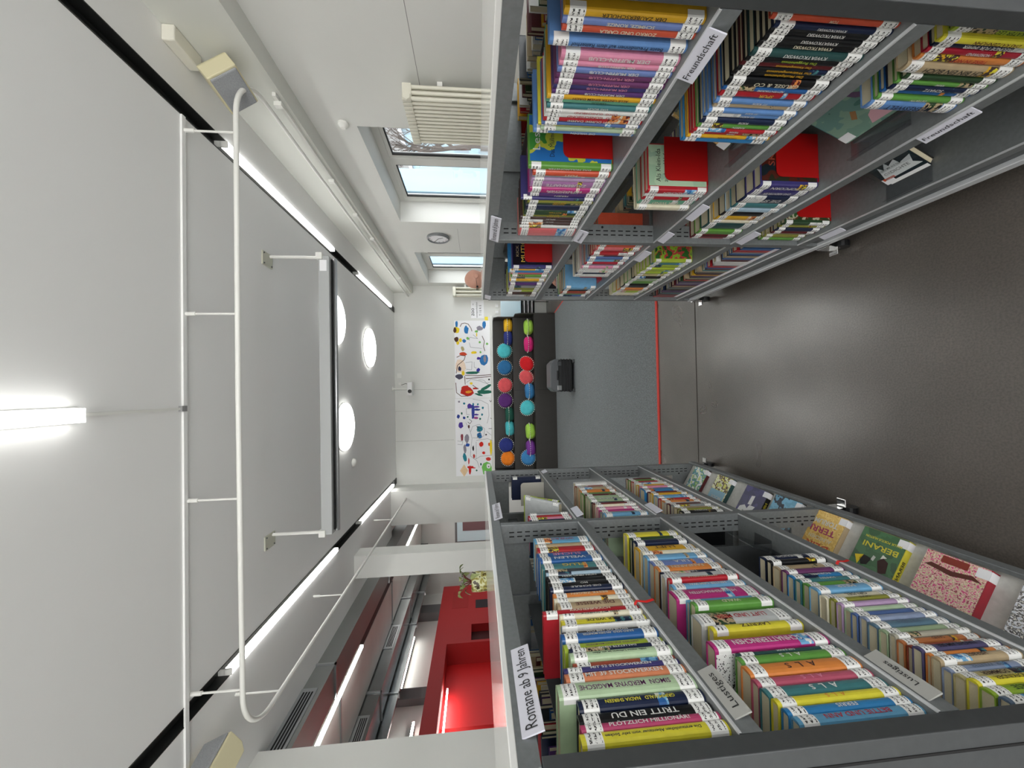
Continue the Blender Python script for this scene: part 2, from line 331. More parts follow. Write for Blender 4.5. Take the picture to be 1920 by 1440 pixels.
# projector
t = empty('projector', (.1, 8.65, 3.2), 'small white projector on a wall arm high on the back wall', 'projector')
MB().tube([(.06, 8.45, 3.498), (.06, 8.45, 3.16)], .018, 12).build('pole', WHITE, t); MB().lathe([(.05, -.02), (.05, 0)], (.06, 8.45, 3.5), n=20).build('ceiling_flange', WHITE, t)
box('projector_body', (-.09, .20, 8.30, 8.52, 3.05, 3.16), mat('projector_white', (.9, .9, .9), .35), t, .012)
MB().lathe([(.04, 0), (.04, -.03), (.028, -.03), (.026, -.012)], (.0, 8.30, 3.10), 'y', 24).build('lens', BLACK, t)
MB().tube([(.14, 8.56, 3.33), (.17, 8.54, 3.24), (.16, 8.50, 3.16)], .005, 6).build('cable', BLACK, t)
for x, z, w, lb in ((.355, 3.39, .055, 'large'), (.17, 3.39, .035, 'small')):
    t = box('wall_socket', (x-w, x+w, 8.675, 8.699, z-w, z+w), WHITE, None, .006); tag(t, f'{lb} white socket plate on the back wall beside the projector', 'socket')
# switches right of the bench
for x in (1.945, 1.80):
    for z, nm in ((1.16, 'light_switch'), (.335, 'floor_socket')):
        t = empty(nm, (x, 8.7, z), f"white square {'switch' if z > 1 else 'socket low'} on the back wall, {'right' if x > 1.9 else 'left'} of its pair", 'switch' if z > 1 else 'socket')
        box('plate', (x-.045, x+.045, 8.685, 8.699, z-.045, z+.045), WHITE, t, .005); box('rocker', (x-.02, x+.02, 8.678, 8.686, z-.025, z+.025), PAPERW, t)
# notices
t = empty('notice', (1.84, 8.69, 1.6), 'white paper notice reading ZOO and TIERE right of the drawings', 'notice')
box('sheet', (1.655, 2.07, 8.693, 8.699, 1.465, 1.76), PAPERW, t)
INK = mat('black_ink', (.08, .08, .09), .6)
text('ZOO', .085, (1.80, 8.691, 1.715), (1, 0, 0), (0, 0, 1), INK, t, 'lettering', .18, bold=.02)
text('der', .035, (1.98, 8.691, 1.715), (1, 0, 0), (0, 0, 1), INK, t, 'lettering'); text('aussergewöhnlichen', .05, (1.85, 8.691, 1.63), (1, 0, 0), (0, 0, 1), INK, t, 'lettering', .36)
text('T I E R E', .07, (1.84, 8.691, 1.545), (1, 0, 0), (0, 0, 1), INK, t, 'lettering', .25)
tag(box('sticky_note', (1.61, 1.69, 8.692, 8.699, 1.375, 1.45), mat('note_yellow', (.93, .85, .2), .6)), 'small square yellow sign on the back wall under the notice', 'sign')
# ---------------------------------------------------------------- children's drawings
def poster(x0, x1, z0, z1, label):
    t = empty('drawing', ((x0+x1)/2, 8.69, z0), label, 'drawing', "children's drawings on the back wall")
    box('paper', (x0, x1, 8.692, 8.699, z0, z1), PAPERW, t); return t
P1 = poster(-.185, 1.602, 1.337, 2.150, 'wide white sheet with a red creature, snake and deer drawn by children')
P2 = poster(-1.960, -.195, 1.345, 2.160, 'wide white sheet with paths, a green face and a blue butterfly drawn by children')
def blob(P, px, py, rx, ry, c, rot=0, n=10, jit=.18, lay=0, nm='painted_shape'):
    """px,py follow the long side and height of the sheet in old survey units of 12.2 mm"""
    X = 1.602-(py-601)*.01224; Z = 2.143-(px-852)*.01221; pts = []
    rnd = random.Random(int(px*7+py*13))
    for k in range(n):
        a = 2*math.pi*k/n; j = 1+rnd.uniform(-jit, jit); u = ry*.01224*math.cos(a)*j; w = rx*.01221*math.sin(a)*j
        pts.append((X+u*math.cos(rot)-w*math.sin(rot), 8.6915-lay*.0006, Z+u*math.sin(rot)+w*math.cos(rot)))
    return pts, c
def paint(P, items):
    for i, it in enumerate(items):
        p, c = blob(P, *it[:5], **(it[5] if len(it) > 5 else {})); m = MB()
        m.prism([(x, y-i*.00002, z) for x, y, z in p], (0, -.0004, 0)).build('painted_shape', mat('crayon_%d%d%d' % tuple(int(v*99) for v in c), c, .8, noise=.12, nscale=60), P)
def strokes(P, lines, c, w=.006):
    m = MB()
    for ln in lines:
        pts = [(1.602-(py-601)*.01224, 8.6905, 2.143-(px-852)*.01221) for px, py in ln]
        for a, b in zip(pts, pts[1:]):
            a, b = Vector(a), Vector(b); d = b-a
            if d.length < 1e-4: continue
            m.obox((a+b)/2, d*.5, Vector((-d.z, 0, d.x)).normalized()*w*.5, (0, .0004, 0))
    m.build('pen_lines', mat('pen_%d%d%d' % tuple(int(v*99) for v in c), c, .8), P)
def qx(l): return [(840+x/8, 580+y/8) for x, y in l]
def qy(l): return [(840+x/8, 730+y/8) for x, y in l]
def it8(o, x, y, rx, ry, c, **k): return (840+x/8, o+y/8, rx/8, ry/8, c, k)
B = (.15, .45, .70); Y = (.92, .80, .12); BR = (.30, .18, .12); G = (.45, .70, .35); DG = (.10, .40, .33); GR = (.55, .53, .58); R_ = (.75, .12, .08); PU = (.30, .20, .60); DB = (.12, .22, .55); PE = (.93, .85, .77); BK = (.08, .08, .1); TE = (.12, .50, .58)
paint(P1, [it8(580, 125, 220, 20, 48, B), it8(580, 125, 305, 48, 45, Y), it8(580, 100, 310, 25, 40, BR), it8(580, 268, 305, 35, 62, B), it8(580, 540, 230, 30, 62, B), it8(580, 470, 285, 50, 35, GR), it8(580, 420, 330, 25, 18, G), it8(580, 425, 380, 10, 30, Y),
 it8(580, 120, 450, 32, 40, BR), it8(580, 180, 465, 22, 30, Y), it8(580, 140, 505, 25, 28, Y), it8(580, 235, 475, 28, 28, B), it8(580, 290, 438, 24, 22, G), it8(580, 470, 495, 18, 18, G), it8(580, 580, 520, 18, 18, G), it8(580, 210, 590, 25, 35, (.7, .65, .45)), it8(580, 218, 668, 55, 30, (.80, .27, .15)),
 it8(580, 380, 650, 40, 22, Y), it8(580, 478, 645, 14, 16, G), it8(580, 530, 755, 75, 85, B), it8(580, 540, 745, 22, 60, GR), it8(580, 450, 740, 30, 22, PU), it8(580, 180, 850, 75, 110, PE), it8(580, 160, 890, 25, 38, (.12, .15, .28)), it8(580, 345, 955, 110, 20, DG), it8(580, 440, 915, 28, 30, (.2, .2, .6)),
 it8(580, 150, 1010, 55, 38, (.30, .30, .38)), it8(580, 215, 960, 25, 35, Y), it8(580, 270, 1235, 95, 75, R_), it8(580, 240, 1180, 60, 40, R_), it8(580, 390, 1190, 45, 14, R_), it8(580, 290, 1240, 50, 20, (.9, .6, .15)), it8(580, 525, 1245, 118, 30, DG), it8(580, 550, 1180, 100, 24, DG, rot=.5), it8(580, 440, 1285, 65, 16, DG, rot=-.3), it8(580, 600, 1060, 14, 14, BK), it8(580, 330, 1115, 22, 18, Y)])
strokes(P1, [qx(l) for l in ([(180, 260), (200, 215), (250, 205), (300, 220), (340, 280), (355, 330)], [(505, 400), (540, 480), (525, 560), (545, 630)], [(120, 720), (180, 690), (250, 700), (230, 760), (130, 840), (110, 960)], [(100, 1100), (110, 1250), (180, 1305), (280, 1300)], [(240, 990), (430, 1000), (640, 985)], [(250, 1040), (440, 1030), (640, 1010)], [(235, 1000), (240, 1130)], [(350, 1140), (420, 1190), (440, 1200)])], (.35, .22, .15), .014)
strokes(P1, [qx(l) for l in ([(310, 470), (320, 420), (440, 440), (370, 380)], [(310, 500), (330, 570), (500, 590)], [(380, 790), (380, 870), (420, 890)], [(260, 1100), (330, 1050), (460, 1080), (560, 1120), (610, 1100)], [(440, 1060), (520, 1070), (600, 1150)], [(250, 800), (350, 790), (340, 910), (260, 900)])], (.35, .35, .38), .006)
paint(P2, [it8(730, 145, 185, 15, 15, GR), it8(730, 220, 212, 16, 18, TE), it8(730, 300, 255, 40, 38, PU), it8(730, 355, 225, 14, 18, TE), it8(730, 425, 230, 14, 16, TE), it8(730, 395, 268, 60, 14, PU), it8(730, 350, 340, 26, 110, (.18, .25, .60)), it8(730, 410, 310, 45, 16, DB), it8(730, 395, 385, 42, 14, PU), it8(730, 395, 435, 35, 18, (.65, .3, .55)), it8(730, 498, 285, 16, 20, TE), it8(730, 485, 385, 15, 18, TE), it8(730, 455, 448, 15, 17, DG),
 it8(730, 130, 405, 22, 35, DB), it8(730, 215, 430, 20, 20, DB), it8(730, 270, 415, 14, 14, DG), it8(730, 182, 362, 14, 20, DG), it8(730, 165, 540, 35, 48, PU), it8(730, 285, 560, 14, 28, (.3, .12, .1)), it8(730, 445, 600, 45, 45, TE), it8(730, 440, 700, 38, 42, B), it8(730, 180, 720, 20, 55, (.55, .25, .3)), it8(730, 250, 740, 32, 65, GR), it8(730, 262, 835, 32, 25, (.1, .3, .65)), it8(730, 220, 890, 22, 70, GR), it8(730, 220, 1020, 28, 65, TE, rot=.2),
 it8(730, 465, 830, 30, 40, (.85, .15, .1)), it8(730, 500, 960, 25, 22, (.85, .15, .1)), it8(730, 610, 880, 18, 125, (.90, .80, .10), jit=.05), it8(730, 583, 835, 16, 28, (.85, .3, .1)), it8(730, 568, 1055, 40, 28, (.8, .2, .15)), it8(730, 355, 1005, 16, 30, (.75, .2, .15)), it8(730, 300, 1170, 55, 20, (.80, .08, .08)), it8(730, 290, 1210, 20, 70, (.80, .08, .08)), it8(730, 275, 1080, 10, 50, (.80, .08, .08)), it8(730, 345, 1180, 35, 8, (.80, .08, .08)),
 it8(730, 205, 1215, 60, 95, (.90, .78, .62), jit=.05, n=4), it8(730, 545, 1200, 85, 92, (.45, .74, .35)), it8(730, 570, 1165, 32, 38, (.93, .93, .93), lay=2), it8(730, 572, 1170, 8, 10, BK, lay=4), it8(730, 455, 1130, 12, 20, DG), it8(730, 390, 1220, 14, 14, DG), it8(730, 540, 690, 14, 12, BK), it8(730, 345, 890, 14, 40, BK)])
strokes(P2, [qy(l) for l in ([(350, 150), (480, 175), (580, 230), (590, 400), (560, 520)], [(240, 500), (300, 620), (330, 740), (310, 880), (300, 1000), (400, 1080), (430, 1180)], [(310, 640), (340, 560), (440, 530), (520, 600), (510, 700), (460, 740), (340, 730)], [(390, 770), (560, 750), (640, 780)], [(390, 990), (380, 1050), (450, 1010), (620, 1000)], [(390, 790), (390, 980)], [(550, 640), (620, 700)], [(320, 300), (250, 290), (255, 380), (300, 380)], [(110, 770), (190, 780), (180, 830), (110, 820)])], (.45, .45, .47), .006)
strokes(P2, [qy(l) for l in ([(470, 600), (400, 560), (455, 650), (405, 725), (470, 690)], [(580, 600), (630, 600)], [(600, 170), (620, 200), (640, 160)], [(610, 440), (640, 460)], [(290, 450), (330, 480), (300, 520), (270, 490)])], (.1, .12, .12), .010)
# ---------------------------------------------------------------- bench
BEN = mat('dark_brown_board', (.17, .16, .145), .45, noise=.08, nscale=8)
t = empty('bench', (-.1, 7.72, 0), 'dark brown two-tier stepped bench along the back wall', 'bench')
box('lower_tier', (-1.78, 1.56, 7.72, 8.12, 0, .455), BEN, t, .003); box('upper_tier', (-1.78, 1.56, 8.12, 8.52, 0, .86), BEN, t, .003); box('back_panel', (-1.78, 1.56, 8.52, 8.55, .86, 1.275), BEN, t)
for x in (1.56, -1.80): MB().prism([(x, 7.72, 0), (x, 7.72, .74), (x, 7.80, .84), (x, 8.12, .84), (x, 8.12, 1.18), (x, 8.22, 1.27), (x, 8.55, 1.27), (x, 8.55, 0)], (.022, 0, 0)).build('side_panel', BEN, t)
MB().box(-.02, -.015, 7.718, 7.7205, .01, .45).box(-.02, -.015, 8.118, 8.1205, .47, .85).build('board_joint', SLOT, t)
tag(box('wall_ledge', (-2.05, 1.70, 8.551, 8.699, 1.28, 1.325), WHITE, None, .003), 'long white ledge on the wall above the dark bench', 'ledge')
# cushions: round macaron cushions with a beaded fringe
CC = {'yellow': (.93, .72, .12), 'navy blue': (.15, .20, .50), 'turquoise': (.30, .75, .78), 'steel blue': (.15, .42, .62), 'coral': (.88, .34, .36), 'purple': (.35, .15, .45), 'bottle green': (.08, .33, .27), 'orange': (.93, .50, .08), 'lime green': (.66, .85, .32), 'magenta pink': (.85, .15, .48), 'bright red': (.85, .07, .12), 'violet': (.48, .22, .60), 'denim blue': (.22, .50, .72)}
def cushion(x, y, z, col, label, tilt=None, r=.165, th=.19, lie=True, roll=0):
    t = empty('cushion', (x, y, z), label, 'cushion', 'round fringed cushions on the bench')
    N = 28; prof = []
    h = th/2
    for k in range(9):          # lower shell then upper, pinched at the seam
        a = -math.pi/2+math.pi*k/8; rr = r*(.30+.70*math.cos(a)**.55) if abs(math.cos(a)) > 1e-6 else .06*r
        prof.append((rr if 0 < k < 8 else .10*r, h*math.sin(a)*(1 if abs(k-4) != 0 else 1)))
    prof[4] = (r*.93, 0); prof.insert(4, (r*1.0, -.018)); prof.insert(6, (r*1.0, .018))
    prof[0] = (.10*r, -h*.72); prof[-1] = (.10*r, h*.72)
    m = MB().lathe(prof, (0, 0, 0), 'z', N)
    rnd = random.Random(label)
    m.v = [(vx*(1+.03*math.sin(3*math.atan2(vy, vx)+rnd.random())), vy, vz*(1+.05*math.sin(2*math.atan2(vy, vx)))) for vx, vy, vz in m.v]
    M_ = mat('cushion_'+col, CC[col], .85, noise=.10, nscale=14, bump=.5)
    body = m.build('cover', M_, None, 0, True); f = MB()
    for k in range(26):
        a = 2*math.pi*k/26; c = Vector((math.cos(a)*r*1.0, math.sin(a)*r*1.0, .02)); d = Vector((math.cos(a), math.sin(a), .25))*.016
        f.tube([c, c+d], [.009, .007], 5)
    fr = f.build('bead_fringe', mat('bead_white', (.92, .92, .88), .6), None)
    for o in (body, fr): o.parent = t
    t.rotation_euler = tilt or ((0, 0, 0) if lie else (math.radians(78), 0, 0)); return t
def cx_(py, Y): return (735-py)/705*Y*1.0-.0
UP = [(613, 'yellow', 1, 'at the right end, beside the navy one'), (637, 'navy blue', 1, 'between yellow and turquoise'), (661, 'turquoise', 0, 'upright, between navy and steel blue'), (693, 'steel blue', 0, 'between turquoise and coral'), (727, 'coral', 0, 'upright, between steel blue and purple'), (756, 'purple', 0, 'between coral and green'), (783, 'bottle green', 1, 'lying between purple and turquoise'), (809, 'turquoise', 1, 'lying between green and navy'), (841, 'navy blue', 0, 'between turquoise and orange'), (866, 'orange', 2, 'at the left end of the row')]
LO = [(616, 'lime green', 1, 'at the right end of the row'), (649, 'magenta pink', 1, 'next to the lime one'), (686, 'bright red', 3, 'tipped, between pink and coral'), (712, 'coral', 3, 'tipped, behind the red one'), (739, 'denim blue', 1, 'between coral and turquoise'), (771, 'turquoise', 2, 'tipped, in the middle'), (816, 'lime green', 1, 'between turquoise and violet'), (848, 'violet', 1, 'on top at the left end'), (866, 'denim blue', 2, 'leaning at the far left')]
for row, nm, seat, yy in ((UP, 'upper', .86, 8.32), (LO, 'lower', .455, 7.93)):
    for py, c, md, w in row:
        x = (735-py)/705*yy*.985
        lb = f'round {c} cushion on the {nm} bench tier, {w}'
        if md == 1: cushion(x, yy, seat+.088, c, lb)
        elif md == 0: cushion(x, yy+.02, seat+.168, c, lb, (math.radians(80), 0, 0), r=.16, th=.17)
        elif md == 2: cushion(x, yy, seat+.135, c, lb, (math.radians(60), math.radians(25), 0), r=.16, th=.16)
        else: cushion(x, yy+(.06 if c == 'coral' else -.04), seat+.135, c, lb, (math.radians(50), math.radians(-35), 0), r=.16, th=.16)
# ---------------------------------------------------------------- chair stack in the far right corner
PB = mat('pale_blue_plastic', (.74, .82, .85), .35); 
for k in range(4):
    z = .40+k*.085
    t = empty('stacking_chair', (1.80, 8.25, 0), f"{'pale blue topmost' if k == 3 else 'white'} stacking chair, {('lowest', 'second lowest', 'third', 'top')[k]} of the stack right of the bench", 'chair', 'stack of chairs beside the bench')
    sm_ = MB()
    for j in range(7):
        a = j/6; sm_.box(1.61+.0, 1.99, 8.10+a*.30, 8.10+(a+1/6)*.30, z+.02*math.cos(a*3.14), z+.02*math.cos(a*3.14)+.012)
    sm_.build('seat', PAPERW if k < 3 else PB, t)
    for x in (1.63, 1.97):
        for y in (8.12, 8.38): MB().tube([(x, y, .012*k if k else 0), (x, y, z)], .008, 6).build('leg', BLACK if k else CHROME, t)
    MB().box(1.62, 1.98, 8.10, 8.40, z-.03, z-.008).build('under_frame', BLACK, t)
    if k == 3: MB().box(1.61, 1.99, 8.40, 8.425, z, z+.44).build('backrest', PB, t, .02)
    else: MB().box(1.61, 1.99, 8.428+.012*(3-k), 8.436+.012*(3-k), z, z+.40).build('backrest', PAPERW, t, .003)
# ---------------------------------------------------------------- trolley case
t = empty('equipment_case', (.22, 6.3, 0), 'black equipment case with grey rounded lid and silver latch standing on the carpet', 'case')
MB().box(-.05, .49, 6.22, 6.52, .04, .28).build('body', BLACK, t, .02)
MB().prism([(-.06, 6.2, .28), (.50, 6.2, .28), (.49, 6.2, .36), (.42, 6.2, .43), (.02, 6.2, .43), (-.05, 6.2, .36)], (0, .34, 0)).build('lid', mat('case_grey', (.36, .37, .38), .45), t, .015)
for z in (.09, .14, .19, .24): box('rib', (-.055, .495, 6.208, 6.222, z-.008, z+.008), mat('case_rib', (.10, .105, .11), .4), t)
for x in (-.035, .46): box('corner_foot', (x-.03, x+.03, 6.20, 6.27, 0, .045), mat('case_foot', (.25, .26, .27), .4), t, .01)
for x in (-.035, .46): box('foot', (x-.03, x+.03, 6.46, 6.52, 0, .045), BLACK, t, .01)
box('latch', (-.03, .05, 6.185, 6.205, .24, .31), CHROME, t, .004); box('clasp', (.38, .45, 6.188, 6.205, .24, .30), mat('case_foot', (.25, .26, .27), .4), t, .004)
box('handle', (.14, .30, 6.18, 6.20, .29, .32), BLACK, t, .008)
# ---------------------------------------------------------------- standing man, seen above the right bookcase
SK = mat('skin', (.80, .60, .52), .5, noise=.06, nscale=12); CL = mat('dark_jumper', (.10, .11, .13), .8); TR = mat('grey_trousers', (.22, .23, .26), .8)
def skin_body(name, verts, edges, rad, m, parent, sub=2):
    me = bpy.data.meshes.new(name); me.from_pydata(verts, edges, []); me.materials.append(m); o = bpy.data.objects.new(name, me); COL.objects.link(o); o.parent = parent
    sk = o.modifiers.new('skin', 'SKIN')
    for i, r in enumerate(rad): me.skin_vertices[0].data[i].radius = r if isinstance(r, tuple) else (r, r)
    me.skin_vertices[0].data[0].use_root = True; sk.use_smooth_shade = True
    s = o.modifiers.new('sub', 'SUBSURF'); s.levels = sub; s.render_levels = sub; return o
P = empty('person', (1.235, 4.03, 0), 'bald man in dark clothes, head bowed left, behind the right bookcase', 'person', rot=(0, 0, math.radians(90))); P.scale = (.985, 1.0, .985)
# local frame: faces +y (turned towards the aisle), z up
V = [(0, 0, .98), (0, 0, 1.12), (0, .01, 1.30), (0, 0, 1.44), (0, .02, 1.52), (0, .03, 1.57),
     (.10, 0, .90), (.11, .01, .50), (.11, -.02, .10), (.11, .10, .04), (-.10, 0, .90), (-.11, .01, .50), (-.11, -.02, .10), (-.11, .10, .04),
     (.18, 0, 1.42), (.23, -.01, 1.14), (.22, .10, .90), (-.18, 0, 1.42), (-.23, -.01, 1.14), (-.22, .10, .90)]
Ed = [(0, 1), (1, 2), (2, 3), (3, 4), (4, 5), (0, 6), (6, 7), (7, 8), (8, 9), (0, 10), (10, 11), (11, 12), (12, 13), (3, 14), (14, 15), (15, 16), (3, 17), (17, 18), (18, 19)]
Rd = [(.16, .11), (.16, .12), (.18, .12), (.13, .09), .06, .055, .09, .065, .045, .04, .09, .065, .045, .04, .065, .045, .035, .065, .045, .035]
skin_body('body', V, Ed, Rd, SK, P)
skin_body('jumper', V[:5]+V[14:20], [(0, 1), (1, 2), (2, 3), (3, 4), (3, 5), (5, 6), (6, 7), (3, 8), (8, 9), (9, 10)], [(.19, .13), (.185, .135), (.20, .14), (.15, .11), .068, .08, .06, .05, .08, .06, .05], CL, P)
skin_body('trousers', [V[0], V[6], V[7], V[8], V[10], V[11], V[12]], [(0, 1), (1, 2), (2, 3), (0, 4), (4, 5), (5, 6)], [(.18, .13), .11, .085, .07, .11, .085, .07], TR, P)
# head: shaped ball, chin, nose, ears
hd = MB(); NU, NV = 24, 18
for j in range(NV+1):
    ph = math.pi*j/NV
    for i in range(NU):
        th = 2*math.pi*i/NU; x = math.sin(ph)*math.cos(th); y = math.sin(ph)*math.sin(th); z = math.cos(ph)
        X_, Y_, Z_ = x*.076, y*.098, z*.118
        if z < 0: X_ *= 1+.28*z; Y_ = Y_*(1+.18*z)+(.022*-z if y > -.3 else .012*-z)     # jaw
        if y < 0 and z > -.2: Y_ *= 1.05
        dz, dx = z+.12, x
        if y > .5: Y_ += .030*math.exp(-((dz)/.16)**2-(dx/.14)**2)                     # nose
        if y > .5: Y_ -= .010*math.exp(-((z-.08)/.10)**2-((abs(x)-.38)/.16)**2)       # eye sockets
        if y > .5: Y_ += .006*math.exp(-((z-.26)/.08)**2)                             # brow
        if y > .5: Y_ += .006*math.exp(-((z+.42)/.07)**2-(x/.30)**2)                  # lips
        hd.v.append((X_, Y_, Z_))
for j in range(NV):
    for i in range(NU): hd.f.append((j*NU+i, (j+1)*NU+i, (j+1)*NU+(i+1) % NU, j*NU+(i+1) % NU)); hd.m.append(0)
for s in (-1, 1):
    hd.lathe([(.006, -.004), (.026, -.006), (.030, .004), (.020, .010), (.006, .004)], (s*.078, -.008, -.012), 'x', 14)
hd.v = [(x, y*math.cos(-.30)-z*math.sin(-.30)+.045, y*math.sin(-.30)+z*math.cos(-.30)+1.675) for x, y, z in hd.v]
h_ = hd.build('head', SK, None, 0, True, 1); h_.parent = P
eb = MB()
for s in (-1, 1): eb.lathe([(.004, -.012), (.012, -.006), (.012, .006), (.004, .012)], (s*.03, .135, 1.655), 'y', 10)
e_ = eb.build('eyes', mat('eye_dark', (.12, .10, .09), .3), None, 0, True); e_.parent = P
gl = MB()
for s in (-1, 1):
    gl.tube([(s*.03+.022*math.cos(a), .152, 1.652+.016*math.sin(a)) for a in [k*math.pi/6 for k in range(13)]], .0018, 5); gl.tube([(s*.055, .150, 1.655), (s*.080, .04, 1.672)], .0018, 5)
g_ = gl.build('spectacles', BLACK, None); g_.parent = P
for s in (-1, 1):                     # hands, five fingers each
    hm = MB(); c = Vector((s*.22, .115, .86))
    hm.tube([c+Vector((0, -.01, .04)), c, c+Vector((0, .01, -.045))], [.026, .034, .034], 8)
    for q in range(4):
        o = c+Vector((0, -.026+q*.018, -.045)); L_ = (.055, .068, .072, .060)[q]
        hm.tube([o, o+Vector((-s*.006, .003, -L_*.5)), o+Vector((-s*.018, .005, -L_))], [.009, .0085, .007], 6)
    hm.tube([c+Vector((0, .03, .0)), c+Vector((-s*.01, .052, -.03)), c+Vector((-s*.02, .058, -.055))], [.011, .010, .008], 6)
    q = hm.build('hand', SK, None, 0, True); q.parent = P
for s in (-1, 1):
    q = MB().box(s*.11-.045, s*.11+.045, -.09, .18, 0, .08).build('shoe', BLACK, None, .025); q.parent = P
# ---------------------------------------------------------------- hall behind the columns
struct(box('wall_hall', (-6.8, -6.6, -4, 12.6, 0, 4.2), WALLM)); struct(box('wall_hall_end', (-6.8, -2.9, 12.5, 12.7, 0, 4.2), WALLM)); struct(box('wall_hall_near', (-9, -6.8, -4, -3.8, 0, 4.2), WALLM))
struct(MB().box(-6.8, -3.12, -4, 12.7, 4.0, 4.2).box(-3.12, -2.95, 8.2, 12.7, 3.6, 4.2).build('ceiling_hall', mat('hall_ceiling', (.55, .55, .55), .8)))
struct(box('trim_8', (-6.6, -6.35, 11.05, 11.45, 0, 4.0), mat('pilaster_grey', (.42, .42, .42), .7)))
struct(box('trim_9', (-6.6, -6.45, 8.15, 8.45, 2.7, 4.0), mat('pilaster_grey', (.42, .42, .42), .7)))
def duct(name, x0, x1, z0, z1, m, label, flanges, vents=(), y0=-2, y1=12.4, cat='duct'):
    t = empty(name, ((x0+x1)/2, (y0+y1)/2, z0), label, cat)
    box('casing', (x0, x1, y0, y1, z0, z1), m, t)
    for y in flanges: MB().box(x0-.02, x1+.02, y-.012, y+.012, z0-.02, z0).box(x1, x1+.02, y-.012, y+.012, z0-.02, z1).build('flange', ALU, t)
    for y in vents:
        g = MB().box(x1, x1+.012, y-.36, y+.36, z0+.045, z1-.045).build('vent_frame', ALU, t); v = MB()
        for k in range(4): v.box(x1+.012, x1+.014, y-.31, y+.31, z0+.068+k*.028, z0+.084+k*.028)
        v.build('vent_slot', SLOT, g)
    return t
duct('air_duct', -3.42, -3.06, 3.30, 3.56, mat('duct_grey', (.58, .59, .58), .35, metal=.5), 'flat grey air duct with vent grille just beyond the columns', (4.45, 7.0, 9.6), (3.75,))
struct(box('trim_10', (-3.62, -3.44, -2, 12.4, 3.42, 4.0), mat('beam_paint', (.80, .78, .76), .6)))
struct(box('trim_11', (-3.96, -3.74, -2, 12.4, 3.50, 4.0), BLACKM))
for a, b in ((2.6, 5.95), (8.7, 11.2)):
    t = empty('strip_light', (-3.85, (a+b)/2, 3.45), f"thin glowing tube under the black hall channel, {'nearer' if a < 5 else 'farther'} one", 'light', 'tube lights in the hall')
    box('diffuser', (-3.87, -3.83, a, b, 3.44, 3.475), mat('hall_tube', (1, 1, .98), .4, emit=HALL), t); box('housing', (-3.875, -3.825, a, b, 3.475, 3.50), WHITE, t)
duct('air_duct', -4.87, -4.02, 3.52, 3.75, mat('bright_metal', (.90, .90, .88), .4, metal=.2, noise=.06, nscale=2), 'wide shiny metal duct beside the hall tube light', (5.2, 8.2))
duct('air_duct', -5.35, -4.91, 3.31, 3.60, GALV, 'narrow dull metal duct under the shiny duct in the hall', (4.6, 6.4, 9.2), (5.6, 7.8))
duct('air_duct', -5.48, -5.42, 3.15, 3.5, GALV, 'square galvanised duct farthest into the hall', (7.0, 9.0, 10.4))
for a, b, z, w in ((8.5, 10.2, 3.42, 'high'), (5.4, 7.6, 3.0, 'lower, nearer')):
    t = empty('strip_light', (-6.5, (a+b)/2, z), f'slim glowing tube on the far hall wall, {w}', 'light', 'tubes on the far hall wall')
    box('diffuser', (-6.50, -6.46, a, b, z-.02, z+.02), mat('hall_tube', (1, 1, .98), .4, emit=HALL), t); box('housing', (-6.60, -6.50, a-.02, b+.02, z-.02, z+.05), BLACKM, t)
# red built-in volume
t = empty('red_cabin', (-6.2, 9, 0), 'red built-in wall unit with dark niches and a lit recess, in the hall', 'wall unit')
r = MB(); r.box(-6.59, -6.0, 9.80, 11.75, 0, 2.77).box(-6.59, -6.0, 9.18, 9.80, 1.90, 2.77).box(-6.59, -6.0, 9.18, 9.80, 0, 1.2).box(-6.59, -6.0, 9.10, 9.18, 0, 2.77).box(-6.59, -6.0, 5.8, 9.10, 2.47, 2.77)
r.build('front_wall', REDW, t)
box('recess_back', (-6.595, -6.50, 7.42, 9.10, 0, 2.47), mat('lamp_lit_red', (.84, .15, .16), .5), t); box('niche', (-6.5, -6.2, 9.18, 9.80, 1.2, 1.90), mat('deep_red', (.25, .02, .02), .7), t)  # recess back: glow of the tube painted in as a brighter red
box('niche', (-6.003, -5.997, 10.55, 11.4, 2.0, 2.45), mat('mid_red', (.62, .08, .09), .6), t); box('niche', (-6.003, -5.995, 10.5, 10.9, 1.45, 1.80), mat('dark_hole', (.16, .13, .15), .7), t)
q = box('recess_lamp', (-6.34, -6.30, 6.1, 8.15, 2.37, 2.40), mat('hall_tube', (1, 1, .98), .4, emit=HALL), t)
t = empty('framed_picture', (-6.5, 6.55, 1.6), 'black framed black-and-white picture beside the red recess', 'picture')
box('frame', (-6.60, -6.55, 6.95, 7.30, 1.42, 1.86), BLACK, t); box('print', (-6.555, -6.545, 6.99, 7.26, 1.46, 1.82), art('picture_print', [(.1, .1, .1), (.85, .85, .85), (.3, .3, .3), (.95, .95, .95)], 9, 'v'), t)
# far-side board seen between pier and column
t = empty('notice_board', (-4.2, 12.48, 1.9), 'pale blue glazed board with a mauve poster on the far hall end wall', 'board')
box('frame', (-4.95, -3.9, 12.44, 12.499, 1.2, 2.45), mat('board_frame', (.45, .45, .45), .6), t); box('panel', (-4.92, -3.93, 12.43, 12.44, 1.22, 2.38), mat('board_blue', (.80, .88, .90), .4), t)
box('mauve_poster', (-4.58, -3.95, 12.42, 12.43, 1.22, 2.20), mat('mauve', (.46, .33, .34), .7), t)
